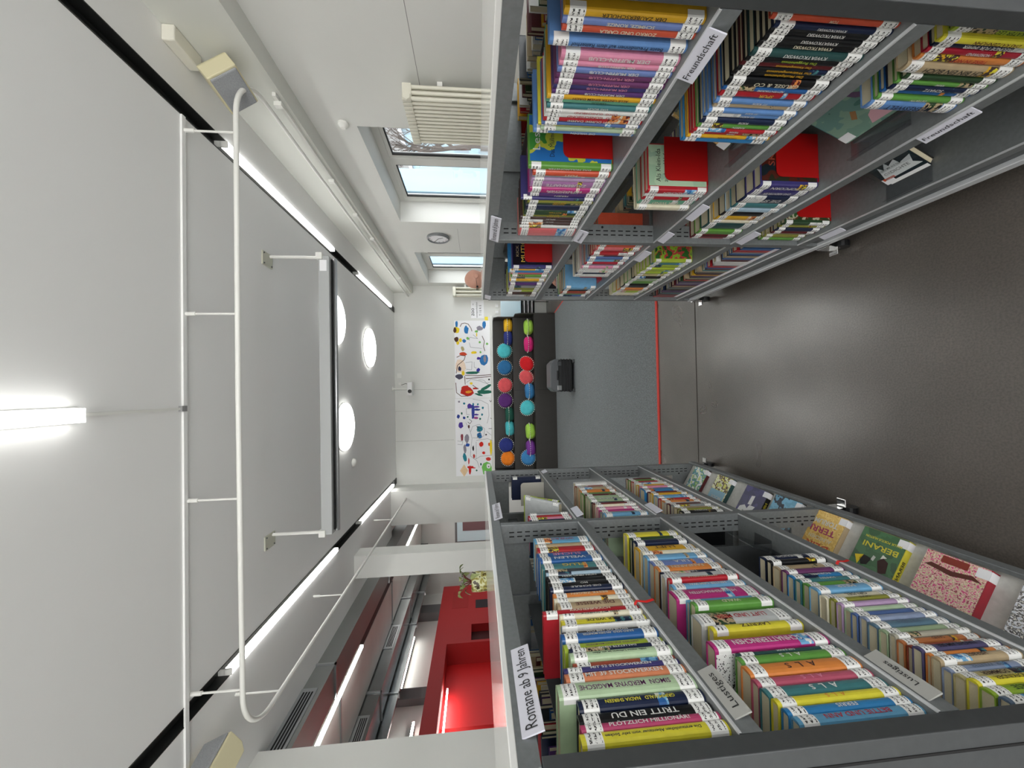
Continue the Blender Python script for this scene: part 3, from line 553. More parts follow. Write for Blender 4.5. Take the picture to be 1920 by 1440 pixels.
# plant on its stand
t = empty('plant_stand', (-1.78, 3.62, 0), 'tall slim white stand behind the left bookcase holding the plant', 'stand')
MB().box(-2.0, -1.56, 3.42, 3.86, 1.535, 1.56).build('top', WHITE, t, .004); MB().box(-1.82, -1.74, 3.6, 3.68, .02, 1.535).build('column', WHITE, t); MB().box(-1.98, -1.58, 3.44, 3.84, 0, .02).build('base', WHITE, t)
t = empty('potted_plant', (-1.84, 3.66, 1.56), 'leafy green house plant in a gold-brown pot above the left bookcase', 'plant')
MB().lathe([(.06, 0), (.085, .02), (.092, .10), (.088, .17), (.078, .175), (.072, .15)], (-1.84, 3.66, 1.56), n=20).build('pot', art('gold_pot', [(.35, .30, .12), (.62, .58, .30), (.80, .80, .62), (.25, .20, .10)], 14, 'noise', .25), t)
LEAF = mat('leaf_green', (.38, .45, .22), .5, noise=.35, nscale=25); LEAF2 = mat('leaf_pale', (.62, .66, .42), .5, noise=.3, nscale=30); STEM = mat('red_stem', (.45, .20, .14), .6)
rnd = random.Random(3)
for i in range(13):
    a = rnd.uniform(0, 6.28); el = rnd.uniform(.1, 1.25); L = rnd.uniform(.14, .26); b = Vector((-1.84, 3.66, 1.72))
    d = Vector((math.cos(a)*math.cos(el), math.sin(a)*math.cos(el), math.sin(el))); k = b+d*L*.6; 
    side = d.cross(Vector((0, 0, 1))).normalized(); dn = (d*.8+Vector((0, 0, -.35))).normalized()
    st = MB().tube([b, b+d*L*.3+Vector((0, 0, .02)), k], .0035, 5).build('stem', STEM, t)
    m = MB(); pts = []
    for s in range(7):
        f = s/6; c = k+d*L*.5*f+Vector((0, 0, -.10*f*f)); w = .024*math.sin(math.pi*(f*.92+.04))
        pts += [c-side*w+Vector((0, 0, .006)), c, c+side*w+Vector((0, 0, .006))]
    m.add(pts, [(s*3+j, s*3+j+1, s*3+j+4, s*3+j+3) for s in range(6) for j in (0, 1)])
    o = m.build('leaf', LEAF if i % 3 else LEAF2, st, 0, True); so = o.modifiers.new('solid', 'SOLIDIFY'); so.thickness = .0015
# ---------------------------------------------------------------- outside the windows
struct(box('ground_outside', (3.2, 40, -12, 50, -2.2, -2.0), mat('street', (.62, .63, .64), .9)))
def house(x, y, w, h, c, label):
    t = empty('building', (x, y, -2), label, 'building', 'pale buildings across the street')
    box('wall', (x, x+5, y-w/2, y+w/2, -2, h), mat('facade_'+c[0], c[1], .8), t)
    for i in range(int(w/2)):
        for z in range(0, int(h), 2): box('window', (x-.03, x, y-w/2+.5+i*2, y-w/2+1.6+i*2, z, z+1.2), mat('house_window', (.66, .74, .78), .3), t)
    box('roof', (x-.3, x+5.3, y-w/2-.2, y+w/2+.2, h, h+.3), mat('house_roof', (.75, .75, .76), .8), t)
house(17, 20, 12, 5.2, ('white', (.93, .95, .95)), 'white house straight outside the near window'); house(20, 34, 12, 7, ('blue', (.72, .83, .88)), 'pale blue taller house farther along the street')
house(16, 9, 7, 3, ('cream', (.90, .90, .86)), 'low cream house seen at the edge of the near window')
BARK = mat('bark', (.30, .27, .25), .9)
def tree(x, y, hgt, label, seed):
    rnd = random.Random(seed); t = empty('tree', (x, y, -2), label, 'tree', 'bare trees outside')
    m = MB()
    def br(p, d, L, r, lv):
        e = p+d*L; m.tube([p, (p+e)/2+Vector((rnd.uniform(-1, 1), rnd.uniform(-1, 1), 0))*L*.05, e], [r, r*.8, r*.6], 5, False)
        if lv:
            for _ in range(4 if lv > 1 else 3):
                nd = (d+Vector((rnd.uniform(-1, 1), rnd.uniform(-1, 1), rnd.uniform(-.4, .7)))*.75).normalized(); br(p+d*L*rnd.uniform(.5, 1), nd, L*rnd.uniform(.55, .75), r*.5, lv-1)
    br(Vector((x, y, -2)), Vector((0, 0, 1)), hgt, .16, 0); br(Vector((x, y, -2+hgt)), Vector((0, .1, 1)), 2.0, .09, 4); m.build('trunk_and_branches', BARK, t)
tree(6.9, 10.6, 2.6, 'bare tree with fine branches outside the near window, upper part', 1); tree(10.4, 15, 3.0, 'second bare tree, farther from the near window', 5); tree(9, 24, 3, 'bare tree outside beyond the second window', 8)
ROWS=[
('L','top shelf','near bay',1.25,-0.557,'''
581 23 yellow 246|Die erstaunlichen Abenteuer vom sehr Socken|navy|u|s
605 16 raspberry 240|PLÖTZLICH MILLIONÄR!|white|d|s
622 24 black 238|TRITT EIN DU|white|u
648 24 navy 232|GRIMMWALD   NADIA SHIREEN|yellow|u
674 35 mint 262|SIMON  MERDYNS MAGISCHE|plum|u|s
711 23 salmon 240|MIT 39 STOCKWERKEN|white|d|s
735 15 indigo 238|MIT 52 STOCKWERKEN|white|d|s
754 11 rust 215
765 20 mint 218|Hilfe, meine Lehrerin ist ein Alien|black|u
787 12 navy 215|DAS LETZTE SCHAF|white|u
800 24 lime 222|JULIKO GOLD  JETZT FÄNGT MAN MONSTER|plum|u
826 23 royal 222|JULIKO GOLD  AN DEN MONSTER|cream|u
851 14 black 214|WO BIST DU BLOSS|white|d
867 8 white 212|DIE ZEIT LÄUFT|navy|d
878 6 sky 212
886 20 yellow 208|DER WILDE|black|u
908 14 cream 208|WEG MIT SCHRECK|navy|u
927 19 red 246|KRÄHENKRACH|cream|d|s
948 30 tan 204|DIE WEISSE|maroon|u
981 19 cream 206
1002 22 orange 204|BESTE ZIEGEN|cream|u
1027 20 navy 208|DIE SCHULE|white|u
1051 21 black 206|MO|white|u
1075 22 black 206
1101 20 black 206|HIER UND NUN|white|d
1124 14 paleblue 202
1142 18 charcoal 200
1163 38 teal 206|FLUG|gold|u
1205 36 royal 206|WELLEN|white|u
1245 39 royal 208|SUCHE|pink|u
1288 37 red 200
1329 24 tan 200
1358 46 sky 200|WITZE BUCH|red|u
'''),
('L','second shelf','near bay',0.9,-0.557,'''
579 19 sky 232|BETTIE UND ANN|red|u|s
598 17 azure 235|FERRIS|white|u|s
617 17 yellow 238|A  L  S|orange|u|s
636 25 teal 238|A  L  S|white|u|s
663 20 rose 238|A  L  S|pink|u|s
685 29 orange 236|A  L  S|brown|u|s
717 21 green 230|A  L  S|white|u|s
739 10 darkteal 222|DER JUNGE|white|u
755 32 magenta 262|SCHNATTERINCHEN|white|u|p
820 23 yellow 222|LAKRITZ|brown|u
851 45 palegrey 232|LUFT UND MEER|red|u
909 25 green 212|WALD|cream|u
937 16 sky 212
955 48 magenta 236|HELI WEIHNACHTEN|white|u
1009 27 skyblue 214|HINTER DEM WAL|white|u
1039 16 red 210|ERDBEERWELLE|cream|u
1058 27 palegrey 214
1088 21 navy 206|TIEF|white|u
1113 33 orange 206|FANFAREN|cream|u
1150 35 periwinkle 204|LILA|white|u
1189 33 skyblue 206
1227 22 cream 204
1253 42 amber 206|LUFT|brown|u
1305 30 navy 196
1339 21 darkgreen 196
1371 38 yellow 200
'''),
('L','third shelf','near bay',0.555,-0.557,'''
542 13 sage 190
556 17 leaf 190|KLEINES GRÜN|darkgreen|u
574 17 slate 188
593 22 lightgreen 190|DIE WIESE|darkgreen|u
615 18 yellow 190|DIE HOFKINDER|brown|u
634 19 khaki 190|DER SOMMER|brown|u
654 17 greyblue 190|DER WINTER|slate|u
673 17 tan 188|HERBST|brown|u
691 10 orange 186
703 19 dusk 190|NACHT AM SEE|black|u
723 12 rust 186
738 15 terracotta 188|SAND|brown|u
754 13 stone 188
770 18 sage 190
790 23 steel 190|REGEN|slate|u
815 18 greyblue 188
837 16 denim 190
856 17 palegreen 186
875 15 mauve 190
893 16 olive 190|GRAS|brown|u
911 22 cream 195|GRUSEL|black|u
938 29 skyblue 192|MEER|white|u
973 21 green 186
997 19 teal 190|HAFEN|white|u
1020 23 azure 190|FORMEL|white|u
1046 21 plum 188
1074 26 tan 188
1104 19 black 190
1127 28 navy 190|MONDLICHT|white|u
'''),
('L','top shelf','far bay',1.25,-0.56,'''
1591 20 navy 185
1615 24 pink 185
1643 25 red 185
1672 19 grey 180
2407 46 navy 190
'''),
('L','second shelf','far bay',0.9,-0.56,'''
1580 36 palegreen 200
1623 30 skyblue 198
1657 27 grey 200
1688 24 magenta 196
1716 29 pink 198
1749 17 cream 198
1770 26 darkred 200
1801 23 black 200
1829 47 sage 202|WIESE|white|u
1881 35 sage 200
1921 26 maroon 196
1951 59 green 200
2016 40 orange 198
2062 42 tan 196
2110 43 rust 196
2159 46 white 190
'''),
('L','third shelf','far bay',0.555,-0.56,'''
1601 31 black 195|ZORN|white|u
1635 20 olive 190
1659 29 tan 190
1692 21 grey 192
1717 30 maroon 194
1752 23 palegrey 192
1779 33 orange 190
1816 24 red 190
1845 45 skyblue 190
1896 26 amber 194
1933 33 darkred 188
1977 58 azure 200
2040 30 pink 188
2076 31 amber 190
2114 32 white 188
2153 33 red 188
2193 35 leaf 188
2235 36 maroon 186
'''),
('R','top shelf','near bay',1.25,0.625,'''
596 14 amber 245|DER ZAUBERSCHÜLER|black|u|s
611 13 periwinkle 245|SCHMIZE, RONIZE|cream|u|s
626 14 vermilion 242|ZORRO UND CARLA|cream|u|s
653 16 cornflower 260|Beste Freundinnen auf dem Reiterhof|navy|u|s
678 18 pink 232|DER MUFFIN-CLUB|white|u|s
696 11 pink 232|DER MUFFIN-CLUB|white|u|s
708 15 periwinkle 232|DER MUFFIN-CLUB|white|u|s
723 14 plum 232|DER MUFFIN-CLUB|pink|u|s
738 13 plum 232|DER MUFFIN-CLUB|pink|u|s
751 13 indigo 232|DER MUFFIN-CLUB|pink|u|s
765 13 purple 232|DER MUFFIN-CLUB|white|u|s
778 13 amber 240|ALLE UNTER EINEM DACH|maroon|u
792 10 seagreen 240|LESEZUG|darkgreen|u
804 12 teal 236|DAS BUCH|white|u
817 12 white 236|COCO  GUNSCHIBUND|red|u
830 15 white 236|COCO  GUNSCHIBUND|red|u
845 15 red 236|ZOFF! DUMM! DAMM!|white|u
861 9 denim 238
872 9 yellow 244
882 12 palegreen 236
895 14 cornflower 252|DIE WILDEN|white|u
1042 17 leaf 244|DAS MÜLLMONSTER|white|u|c
1061 21 vermilion 228|POST|cream|u
1083 13 aqua 226
1098 12 mauve 226
1111 34 orchid 228|ZAUBERHAFTE|white|u
1146 21 magenta 226|EIN MÄDCHEN|white|u
1169 18 magenta 226|DER MAGISCHE|white|u
1189 19 purple 226|FERIEN|white|u
1210 12 indigo 246
1226 18 olive 222|RITTER|amber|u
1246 17 darkgreen 222|RITTER|amber|u
1265 33 navy 222
1300 18 darkgreen 222|RITTER|amber|u
1321 15 darkgreen 222|RITTER|amber|u
1338 19 olive 222|RITTER|amber|u
1359 20 brown 230|SPUK|white|u
1382 16 brown 230|SPUK|white|u
1400 19 brown 230|SPUK|white|u
1421 19 white 226
1446 67 coral 224
'''),
('R','second shelf','near bay',0.9,0.625,'''
582 11 vermilion 240|TOM|cream|u
594 10 navy 225|KWIATKOWSKI|white|u|s
604 13 black 225|KWIATKOWSKI|white|u|s
617 13 black 225|KWIATKOWSKI|white|u|s
630 14 black 225|KWIATKOWSKI|cream|u|s
645 16 darkteal 225|KWIATKOWSKI|white|u|s
662 12 black 225|Das Burggeheimnis|lime|u
675 11 maroon 225|Das Kettengeheimnis|amber|u
686 12 black 225|Das Weltraumgeheimnis|amber|u
698 13 black 225|Das Musikgeheimnis|amber|u
713 20 black 225|GRUSEL & CO|cream|u
733 11 royal 224|ADVENTSKRIMI|white|u
747 18 red 218|SPUR|gold|u
769 13 cornflower 216|??? KIDS|white|u
783 12 tan 210
796 11 cornflower 216|??? KIDS|white|u
808 13 cornflower 216|??? KIDS|white|u
822 15 navy 214|KIDS|white|u
839 13 green 214|RABEN|white|u
854 12 red 216|TEAM|white|u
867 11 red 216|TEAM|white|u
879 11 amber 218|DACHBODEN|maroon|u
892 17 azure 222
1137 23 red 200|MÄDCHEN|white|u|c2
1162 19 white 196
1183 23 red 192
1208 32 seagreen 192|DER WIND|cream|u
1242 26 cream 190
'''),
('R','third shelf','near bay',0.555,0.625,'''
578 15 lime 238|KATER LEO|darkgreen|u
593 14 yellow 246|DAS KATZENHUHN|maroon|u
608 14 navy 236|FREUNDE FÜR IMMER|white|u
623 13 crimson 236|NORDWIND|white|u
637 16 orange 232|TIERE IN NOT|red|u
654 22 tan 240|ICH BIN EIN BUCH|black|u
679 12 darkgreen 210
693 10 green 214|KRIMI|white|u
704 15 navy 210|SCHATZ|white|u
720 11 royal 212
733 11 green 212|DETEKTIV|white|u
745 25 cornflower 214|MEERESWELT|navy|u
1095 29 indigo 196|POPCORN|white|u|c3
1126 36 indigo 196|DAS ABENTEUER|white|u
1164 46 navy 196|DIE SPUR|white|u
1214 31 teal 190
1247 27 paleblue 190
1278 35 black 188
1315 34 amber 186
1351 21 cream 186
1377 50 darkteal 188
1438 38 leaf 184
1478 31 maroon 184
1512 32 red 182
'''),
('R','bottom shelf','near bay',0.245,0.625,'''
1357 20 darkgreen 195||||c4
1379 18 olive 192
1399 23 navy 190
1425 16 maroon 186
1444 22 khaki 186
1469 20 olive 186
1492 20 leaf 184
1515 21 grey 184
'''),
('R','top shelf','far bay',1.25,0.625,'''
1916 26 indigo 210||||c5
1946 22 amber 208
1973 32 azure 225
2011 34 coral 205
2049 30 leaf 204
2084 36 cream 204
2125 32 amber 204
2163 39 slate 206
2207 40 purple 200
2253 42 grey 200
2301 50 olive 198
2358 53 lime 198
2418 48 brown 198
2473 51 palegrey 196
'''),
('R','second shelf','far bay',0.9,0.625,'''
1608 26 vermilion 205
1637 26 coral 205
1667 27 red 205
1698 28 red 205
1730 26 maroon 205
1759 26 denim 205
1789 31 skyblue 200
1825 28 crimson 200
1857 29 greyblue 200
1891 30 pink 200
1926 32 white 200
1962 33 white 198
1999 34 navy 198
2038 45 white 198
2275 50 skyblue 196
2331 46 black 196
2383 48 rust 195
2438 50 green 195
2495 52 denim 195
'''),
('R','third shelf','far bay',0.555,0.625,'''
1800 24 lime 198||||c6
1828 29 teal 196
1861 39 lime 198
1905 32 lime 198
1941 33 lime 198
1979 34 lime 198
2017 35 khaki 196
2058 37 black 194
2100 49 sage 194
2154 52 leaf 194
2212 67 black 192
2285 58 orange 190
2349 61 lime 190
2417 65 cream 188
''')]
# ---------------------------------------------------------------- bookcases
YJ = (.545, 1.53, 2.53); LEV = (1.25, .90, .555, .245); DEP = .65
def bookcase(sg, xf, label):
    side = 'left' if sg < 0 else 'right'
    t = empty('bookcase', (xf+sg*DEP/2, 1.53, 0), label, 'bookcase')
    X = lambda d: xf+sg*d                       # d = distance behind the front face
    bx = lambda nm, d0, d1, y0, y1, z0, z1, m, p=t, bv=0: box(nm, (X(d0), X(d1), y0, y1, z0, z1), m, p, bv)
    for i, y in enumerate(YJ):
        w = .016
        u = MB()
        for d0, d1 in ((0, .075), (DEP-.075, DEP)): u.box(X(d0), X(d1), y-w, y+w, .12, 1.565)
        u.box(X(.075), X(DEP-.075), y-.004, y+.004, .12, .30); u.box(X(.075), X(DEP-.075), y-.004, y+.004, 1.45, 1.565); u.box(X(DEP/2-.04), X(DEP/2+.04), y-w*.8, y+w*.8, .12, 1.565)
        o = u.build('upright', STEELD if i == 0 else STEEL, t, .0015)
        if i == 0:
            e = MB().box(X(.078), X(DEP-.078), y-.012, y-.005, .12, 1.565).build('end_panel', STEELD, t, .001)
            MB().box(X(.030), X(.034), y-w-.0012, y-w+.001, .14, 1.55).build('groove', SLOT, o)
        s = MB()
        for z in range(0, 42):
            zz = .20+z*.032
            for d in (.028, .045):
                s.box(X(d), X(d+.0045), y-w-.0008, y-w+.001, zz, zz+.020); 
        if i: s.build('slots', SLOT, o)
        k = MB()
        for z in (.26, .40, .62, .78, .98, 1.12, 1.33, 1.47): k.lathe([(.005, -.0015), (.005, .001)], (X(.062), y-w, z), 'y', 8)
        if i: k.build('rivets', SLOT, o)
    for b in (0, 1):
        y0, y1 = YJ[b]+.017, YJ[b+1]-.017
        for li, z in enumerate(LEV):
            if side == 'left' and li == 3: continue
            o = bx('shelf', 0, .25, y0, y1, z-.038, z, STEEL); bx('front_edge', -.0012, .0035, y0, y1, z-.003, z+.0012, EDGE, o)
            if side == 'right' or li < 3: bx('shelf', .40, DEP, y0, y1, z-.038, z, STEEL)
        bx('top_lip', 0, .02, y0-.018, y1+.018, 1.567, 1.600, STEEL); bx('back_lip', DEP-.02, DEP, y0-.018, y1+.018, 1.567, 1.600, STEEL)
        bx('cross_brace', .32, .325, y0, y1, .30, .36, STEELD); bx('cross_brace', .32, .325, y0, y1, 1.40, 1.46, STEELD)
    bx('top_panel', 0, DEP, YJ[0]-.016, YJ[2]+.016, 1.600, 1.612, TOPM, t, .002)
    bx('base_plinth', .012, DEP-.012, YJ[0]-.01, YJ[2]+.01, .125, .205 if side == 'right' else .15, STEELD); bx('base_rail', -.004, .014, YJ[0]-.012, YJ[2]+.012, .118, .150, EDGE, t, .003)
    for i, y in enumerate(YJ):
        for d in (.012, DEP-.03):
            c = empty('caster', (X(d), y, 0)); c.parent = t; c.matrix_parent_inverse = t.matrix_basis.inverted()
            yy = y-.01
            MB().lathe([(.022, -.012), (.037, -.012), (.037, .012), (.022, .012)], (X(d)-sg*.005, yy, .0375), 'x', 20).build('wheel', BLACK, c)
            MB().prism([(X(d)-.018, yy-.032, .118), (X(d)-.018, yy+.032, .118), (X(d)-.018, yy+.04, .05), (X(d)-.018, yy-.004, .035)], (.003, 0, 0)).prism([(X(d)+.012, yy-.032, .118), (X(d)+.012, yy+.032, .118), (X(d)+.012, yy+.04, .05), (X(d)+.012, yy-.004, .035)], (.003, 0, 0)).box(X(d)-.02, X(d)+.017, yy-.026, yy+.026, .108, .118).build('fork', CHROME, c)
            box('brake_pedal', (X(d)-sg*.05, X(d)-sg*.012, yy-.02, yy+.02, .060, .068), CHROME, c, .002)
    return t, X
BCL, XL_ = bookcase(-1, -.545, 'grey steel bookcase on casters left of the aisle, with a sloping display tray below')
BCR, XR_ = bookcase(1, .606, 'grey steel bookcase on casters right of the aisle, under the windows')
HOLD = mat('label_holder', (.80, .80, .84), .35, spec=.6)
def holder(case, sg, xf, y0, y1, z1, h, body=None, size=.02, grey=False):
    x = xf-sg*.004
    o = MB().prism([(xf-sg*.001, y0, z1), (xf-sg*.012, y0, z1-h), (xf-sg*.009, y0, z1-h-.001), (xf+sg*.001, y0, z1-.002)], (0, y1-y0, 0)).build('label_holder', HOLD if not grey else mat('label_grey', (.62, .62, .60), .5), case)
    if body:
        rt = (0, 1, 0) if sg < 0 else (0, -1, 0); up = Vector((sg*.011, 0, h)).normalized()
        text(body, size, (xf-sg*(.0065+.0009), (y0+y1)/2, z1-h*.5), rt, up, INK, o, 'lettering', (y1-y0)*.9)
    return o
L = lambda *a, **k: holder(BCL, -1, -.545, *a, **k); R = lambda *a, **k: holder(BCR, 1, .606, *a, **k)
L(.590, .790, 1.590, .036, 'Romane ab 9 Jahren', .030); L(1.575, 1.785, 1.590, .036, 'Romane ab 9 Jahren', .028)
L(.585, .690, 1.242, .030, 'Lustiges', .018, grey=True); L(.582, .690, .893, .028, 'Lustiges', .014, grey=True); L(1.57, 1.68, 1.24, .030); L(1.565, 1.68, .892, .03); L(2.40, 2.47, 1.24, .03)
R(.592, .695, 1.252, .034, 'Freundschaft', .018); R(1.40, 1.505, 1.248, .034, 'Abenteuer', .014); R(1.30, 1.507, 1.592, .036, 'Romane ab 8 Jahren', .028); R(1.18, 1.285, .892, .026); R(1.40, 1.49, .895, .026); R(1.38, 1.49, .55, .028); R(.725, .83, .552, .028, 'Freundschaft', .015); R(1.60, 1.72, .897, .03); R(2.39, 2.48, 1.59, .036)
R(1.33, 1.42, .235, .026)
# sloping display tray of the left bookcase
for b in (0, 1):
    y0, y1 = YJ[b]+.02, YJ[b+1]-.02
    MB().prism([(-.533, y0, .142), (-.80, y0, .300), (-.803, y0, .295), (-.533, y0, .136)], (0, y1-y0, 0)).build('display_tray', mat('tray_paper_white', (.80, .80, .78), .6, noise=.08, nscale=60), BCL)
    MB().box(-.530, -.545, y0-.02, y1+.02, .135, .178).build('tray_lip', STEEL, BCL, .002)
# ---------------------------------------------------------------- books
CLR = {k: tuple(int(v[i:i+2], 16)/255 for i in (0, 2, 4)) for k, v in (p.split(':') for p in '''yellow:E8DC32 raspberry:C23E6E black:15171A navy:182546 mint:B5D2A6 salmon:E08458 indigo:3C3678 rust:A8452E lime:AFC832 royal:2260A8 white:E4E4E0
sky:5FA6D0 cream:E6DFC2 red:C01F2B tan:B9A27C orange:E8883A paleblue:A6C4D8 charcoal:3C4146 teal:3F7F84 azure:2A82C2 rose:C2546E green:5FA040 darkteal:28504F magenta:C22A7E palegrey:C4C8C8 skyblue:6CAEDC periwinkle:6E86C8 amber:E6AE1E
darkgreen:2C4A2C sage:9CB48C leaf:62A23A slate:5E738C lightgreen:94B832 khaki:BFB27A greyblue:8898B8 dusk:4E4A72 terracotta:C47440 stone:AEAA98 steel:5A7C92 denim:4E6CA8 palegreen:B2CCA8 mauve:B494BC olive:8E8F35 plum:6E3468 grey:8C9092 pink:E68CAC
darkred:7E1E22 maroon:5E1A20 vermilion:DC5234 cornflower:5C8CCC purple:5A3478 seagreen:64AC8A aqua:9CCCC8 orchid:B478B4 brown:4A3430 coral:E66A6E crimson:B41830'''.split())}
CLR['gold'] = (.9, .75, .25)
for k_, v_ in CLR.items():
    g_ = sum(v_)/3; CLR[k_] = tuple((g_+(x-g_)*.88)*.95 for x in v_)
NICE = dict(raspberry='raspberry pink', mint='mint green', lime='lime green', royal='royal blue', sky='sky blue', tan='beige', paleblue='pale blue', azure='bright blue', darkteal='dark teal', palegrey='light grey', skyblue='light blue', periwinkle='periwinkle blue', amber='golden yellow', darkgreen='dark green', sage='sage green', leaf='leaf green', lightgreen='light green', greyblue='grey-blue', dusk='dusky purple', steel='steel blue', denim='denim blue', palegreen='pale green', darkred='dark red', cornflower='cornflower blue', seagreen='sea green', aqua='pale aqua', rose='rose pink', dusk_='dusk')
def cm_(c): return mat('cover_'+c, CLR[c], .32, noise=.07, nscale=40)
def tm_(c): return mat('print_'+c, CLR[c], .45)
def sticker_mat():
    m = bpy.data.materials.new('call_number_sticker'); m.use_nodes = True; n = m.node_tree.nodes; l = m.node_tree.links; b = n['Principled BSDF']; b.inputs['Roughness'].default_value = .35
    tc = n.new('ShaderNodeTexCoord'); sp = n.new('ShaderNodeSeparateXYZ'); l.new(tc.outputs['UV'], sp.inputs[0])
    def mth(op, a, bb=None):
        x = n.new('ShaderNodeMath'); x.operation = op
        for i, v in enumerate((a, bb)):
            if v is None: continue
            if isinstance(v, (int, float)): x.inputs[i].default_value = v
            else: l.new(v, x.inputs[i])
        return x.outputs[0]
    rows = mth('GREATER_THAN', mth('SINE', mth('MULTIPLY', sp.outputs[1], 18.85)), .15)
    ns = n.new('ShaderNodeTexNoise'); ns.inputs['Scale'].default_value = 420; l.new(tc.outputs['Object'], ns.inputs['Vector'])
    wd = mth('GREATER_THAN', ns.outputs[0], .49)
    ed = mth('LESS_THAN', mth('ABSOLUTE', mth('SUBTRACT', sp.outputs[0], .5)), .40); ed2 = mth('LESS_THAN', mth('ABSOLUTE', mth('SUBTRACT', sp.outputs[1], .5)), .42)
    f = mth('MULTIPLY', mth('MULTIPLY', rows, wd), mth('MULTIPLY', ed, ed2))
    mx_ = n.new('ShaderNodeMixRGB'); l.new(f, mx_.inputs[0]); mx_.inputs[1].default_value = (.82, .82, .80, 1); mx_.inputs[2].default_value = (.03, .03, .03, 1); l.new(mx_.outputs[0], b.inputs['Base Color']); return m
STK = sticker_mat()
BK_ = {}; rp = random.Random(21)
PANELM = [art('spine_picture_%d' % i, [CLR[c] for c in cs], 60) for i, cs in enumerate((('black', 'tan', 'darkgreen'), ('white', 'skyblue', 'royal'), ('maroon', 'orange', 'cream'), ('navy', 'navy', 'teal'), ('pink', 'cream', 'green'), ('white', 'white', 'palegrey'), ('yellow', 'brown', 'amber')))]
def book_meshes(T, Ht, D):
    """closed book standing on its tail edge, spine apex at x=0, pages towards -x, thickness along y"""
    k = (T, Ht, D)
    if k in BK_: return BK_[k]
    t, h, d = T/1000, Ht/1000, D/1000; s = min(.35*t, .006); n = 6; c = .0016
    out = [(-d, -t/2)]+[(-s+s*math.cos(a)**.8 if abs(math.cos(a)) > 1e-6 else -s, t/2*math.sin(a)) for a in [-math.pi/2+math.pi*i/n for i in range(n+1)]]+[(-d, t/2)]
    inn = [(-d, t/2-c)]+[(min(x-c*1.3, -s*.6-c), y*(1-2*c/t)) for x, y in out[1:-1]][::-1]+[(-d, -t/2+c)]
    P = out+inn; m = MB(); N = len(P); no = len(out)
    v = [(x, y, 0) for x, y in P]+[(x, y, h) for x, y in P]; f = [(i, (i+1) % N, (i+1) % N+N, i+N) for i in range(N)]
    for i in range(no-1): j = N-1-i; f += [(i, j, j-1, i+1), (i+N, i+1+N, j-1+N, j+N)]
    m.add(v, f); me = bpy.data.meshes.new('cover'); me.from_pydata(m.v, [], m.f)
    g = MB(); q = .003; g.box(-d+.004, -s*.6-c-.0008, -t/2+c+.0001, t/2-c-.0001, q, h-q); pg = bpy.data.meshes.new('pages'); pg.from_pydata(g.v, [], g.f); pg.materials.append(PAPER)
    def wrap(z0, z1, name):
        cols = [(-.014, -t/2-.0004)]+[(x+.0004, y*(1+.0008/t)) for x, y in out[1:-1]]+[(-.014, t/2+.0004)]
        vs = [(x, y, z) for z in (z0, z1) for x, y in cols]; K = len(cols); me_ = bpy.data.meshes.new(name); me_.from_pydata(vs, [], [(i, i+1, i+1+K, i+K) for i in range(K-1)]); me_.materials.append(STK)
        uv = me_.uv_layers.new(); 
        for lp in me_.loops:
            i = lp.vertex_index; y = vs[i][1]; uv.data[lp.index].uv = (y/t+.5, 0 if i < K else 1)
        return me_
    def panel(z0, z1):
        cols = [(x+.00022, y*(1+.0004/t)) for x, y in out[1:-1]]; K = len(cols); vs = [(x, y, z) for z in (z0, z1) for x, y in cols]
        q_ = bpy.data.meshes.new('spine_panel'); q_.from_pydata(vs, [], [(i, i+1, i+1+K, i+K) for i in range(K-1)]); return q_
    BK_[k] = (me, pg, wrap(.004, .034, 'call_number_sticker'), wrap(h-.036, h-.008, 'call_number_sticker'), {}, panel); return BK_[k]
def link(me, name, parent):
    o = bpy.data.objects.new(name, me); COL.objects.link(o); o.parent = parent; return o
def make_book(T, Ht, D, c, title='', tc='', dr='u', top=True, bottom=True, big=False):
    """local frame: spine faces +x, tail edge at z=0"""
    me, pg, sb, st, var, panel = book_meshes(T, Ht, D); t, h = T/1000, Ht/1000
    if c not in var: m2 = me.copy(); m2.materials.clear(); m2.materials.append(cm_(c)); var[c] = m2
    r = empty('book'); link(var[c], 'cover', r); link(pg, 'pages', r)
    if bottom: link(sb, 'spine_sticker', r)
    if top: link(st, 'spine_sticker', r)
    if rp.random() < .5 and not big:
        a_ = rp.choice(((.036, .036+rp.uniform(.02, .05)), (h-.036-rp.uniform(.025, .06), h-.036), (h*.3, h*.3+rp.uniform(.01, .02)))); pm = panel(*a_)
        pm.materials.append(rp.choice(PANELM)); link(pm, 'spine_panel', r)
    if title and tc and T >= 8:
        L_ = h-.075-(.02 if not big else 0); sz = min(t*.62, L_/max(3, len(title))*1.9); w = min(L_*.94, sz*len(title)*.80)
        up, rt = ((0, -1, 0), (0, 0, 1)) if dr == 'u' else ((0, 1, 0), (0, 0, -1))
        text(title, sz, (.00045, 0, h/2+.002), rt, up, tm_(tc), r, 'spine_title', w, bold=.012)
    return r
BOOKS = []
def place(o, x, y, z, sg, lean=0, yaw=0, roll=0):
    o.location = (x, y, z); o.rotation_euler = (lean, roll, (math.pi if sg > 0 else 0)+yaw)
def words(s): return len(s.split())
def row_label(entries, i, side, shelf, bay):
    nm = lambda e: NICE.get(e[2], e[2]); c = nm(entries[i]); me_ = [j for j, e in enumerate(entries) if nm(e) == c]
    base = f"{side} bookcase, {bay}, {shelf}"
    thick = 'thin' if entries[i][1] < 14 else ('thick' if entries[i][1] > 24 else '')
    if len(me_) == 1: return f"only {c} book on {base}" if words(c) < 3 else f"{c} book on {base}"
    o = ('first', 'second', 'third', 'fourth', 'fifth', 'sixth', 'seventh', 'eighth', 'ninth')[me_.index(i)]
    return f"{c} book, {o} {c} one from near end, {base}"
rb = random.Random(11); COVERART = {}
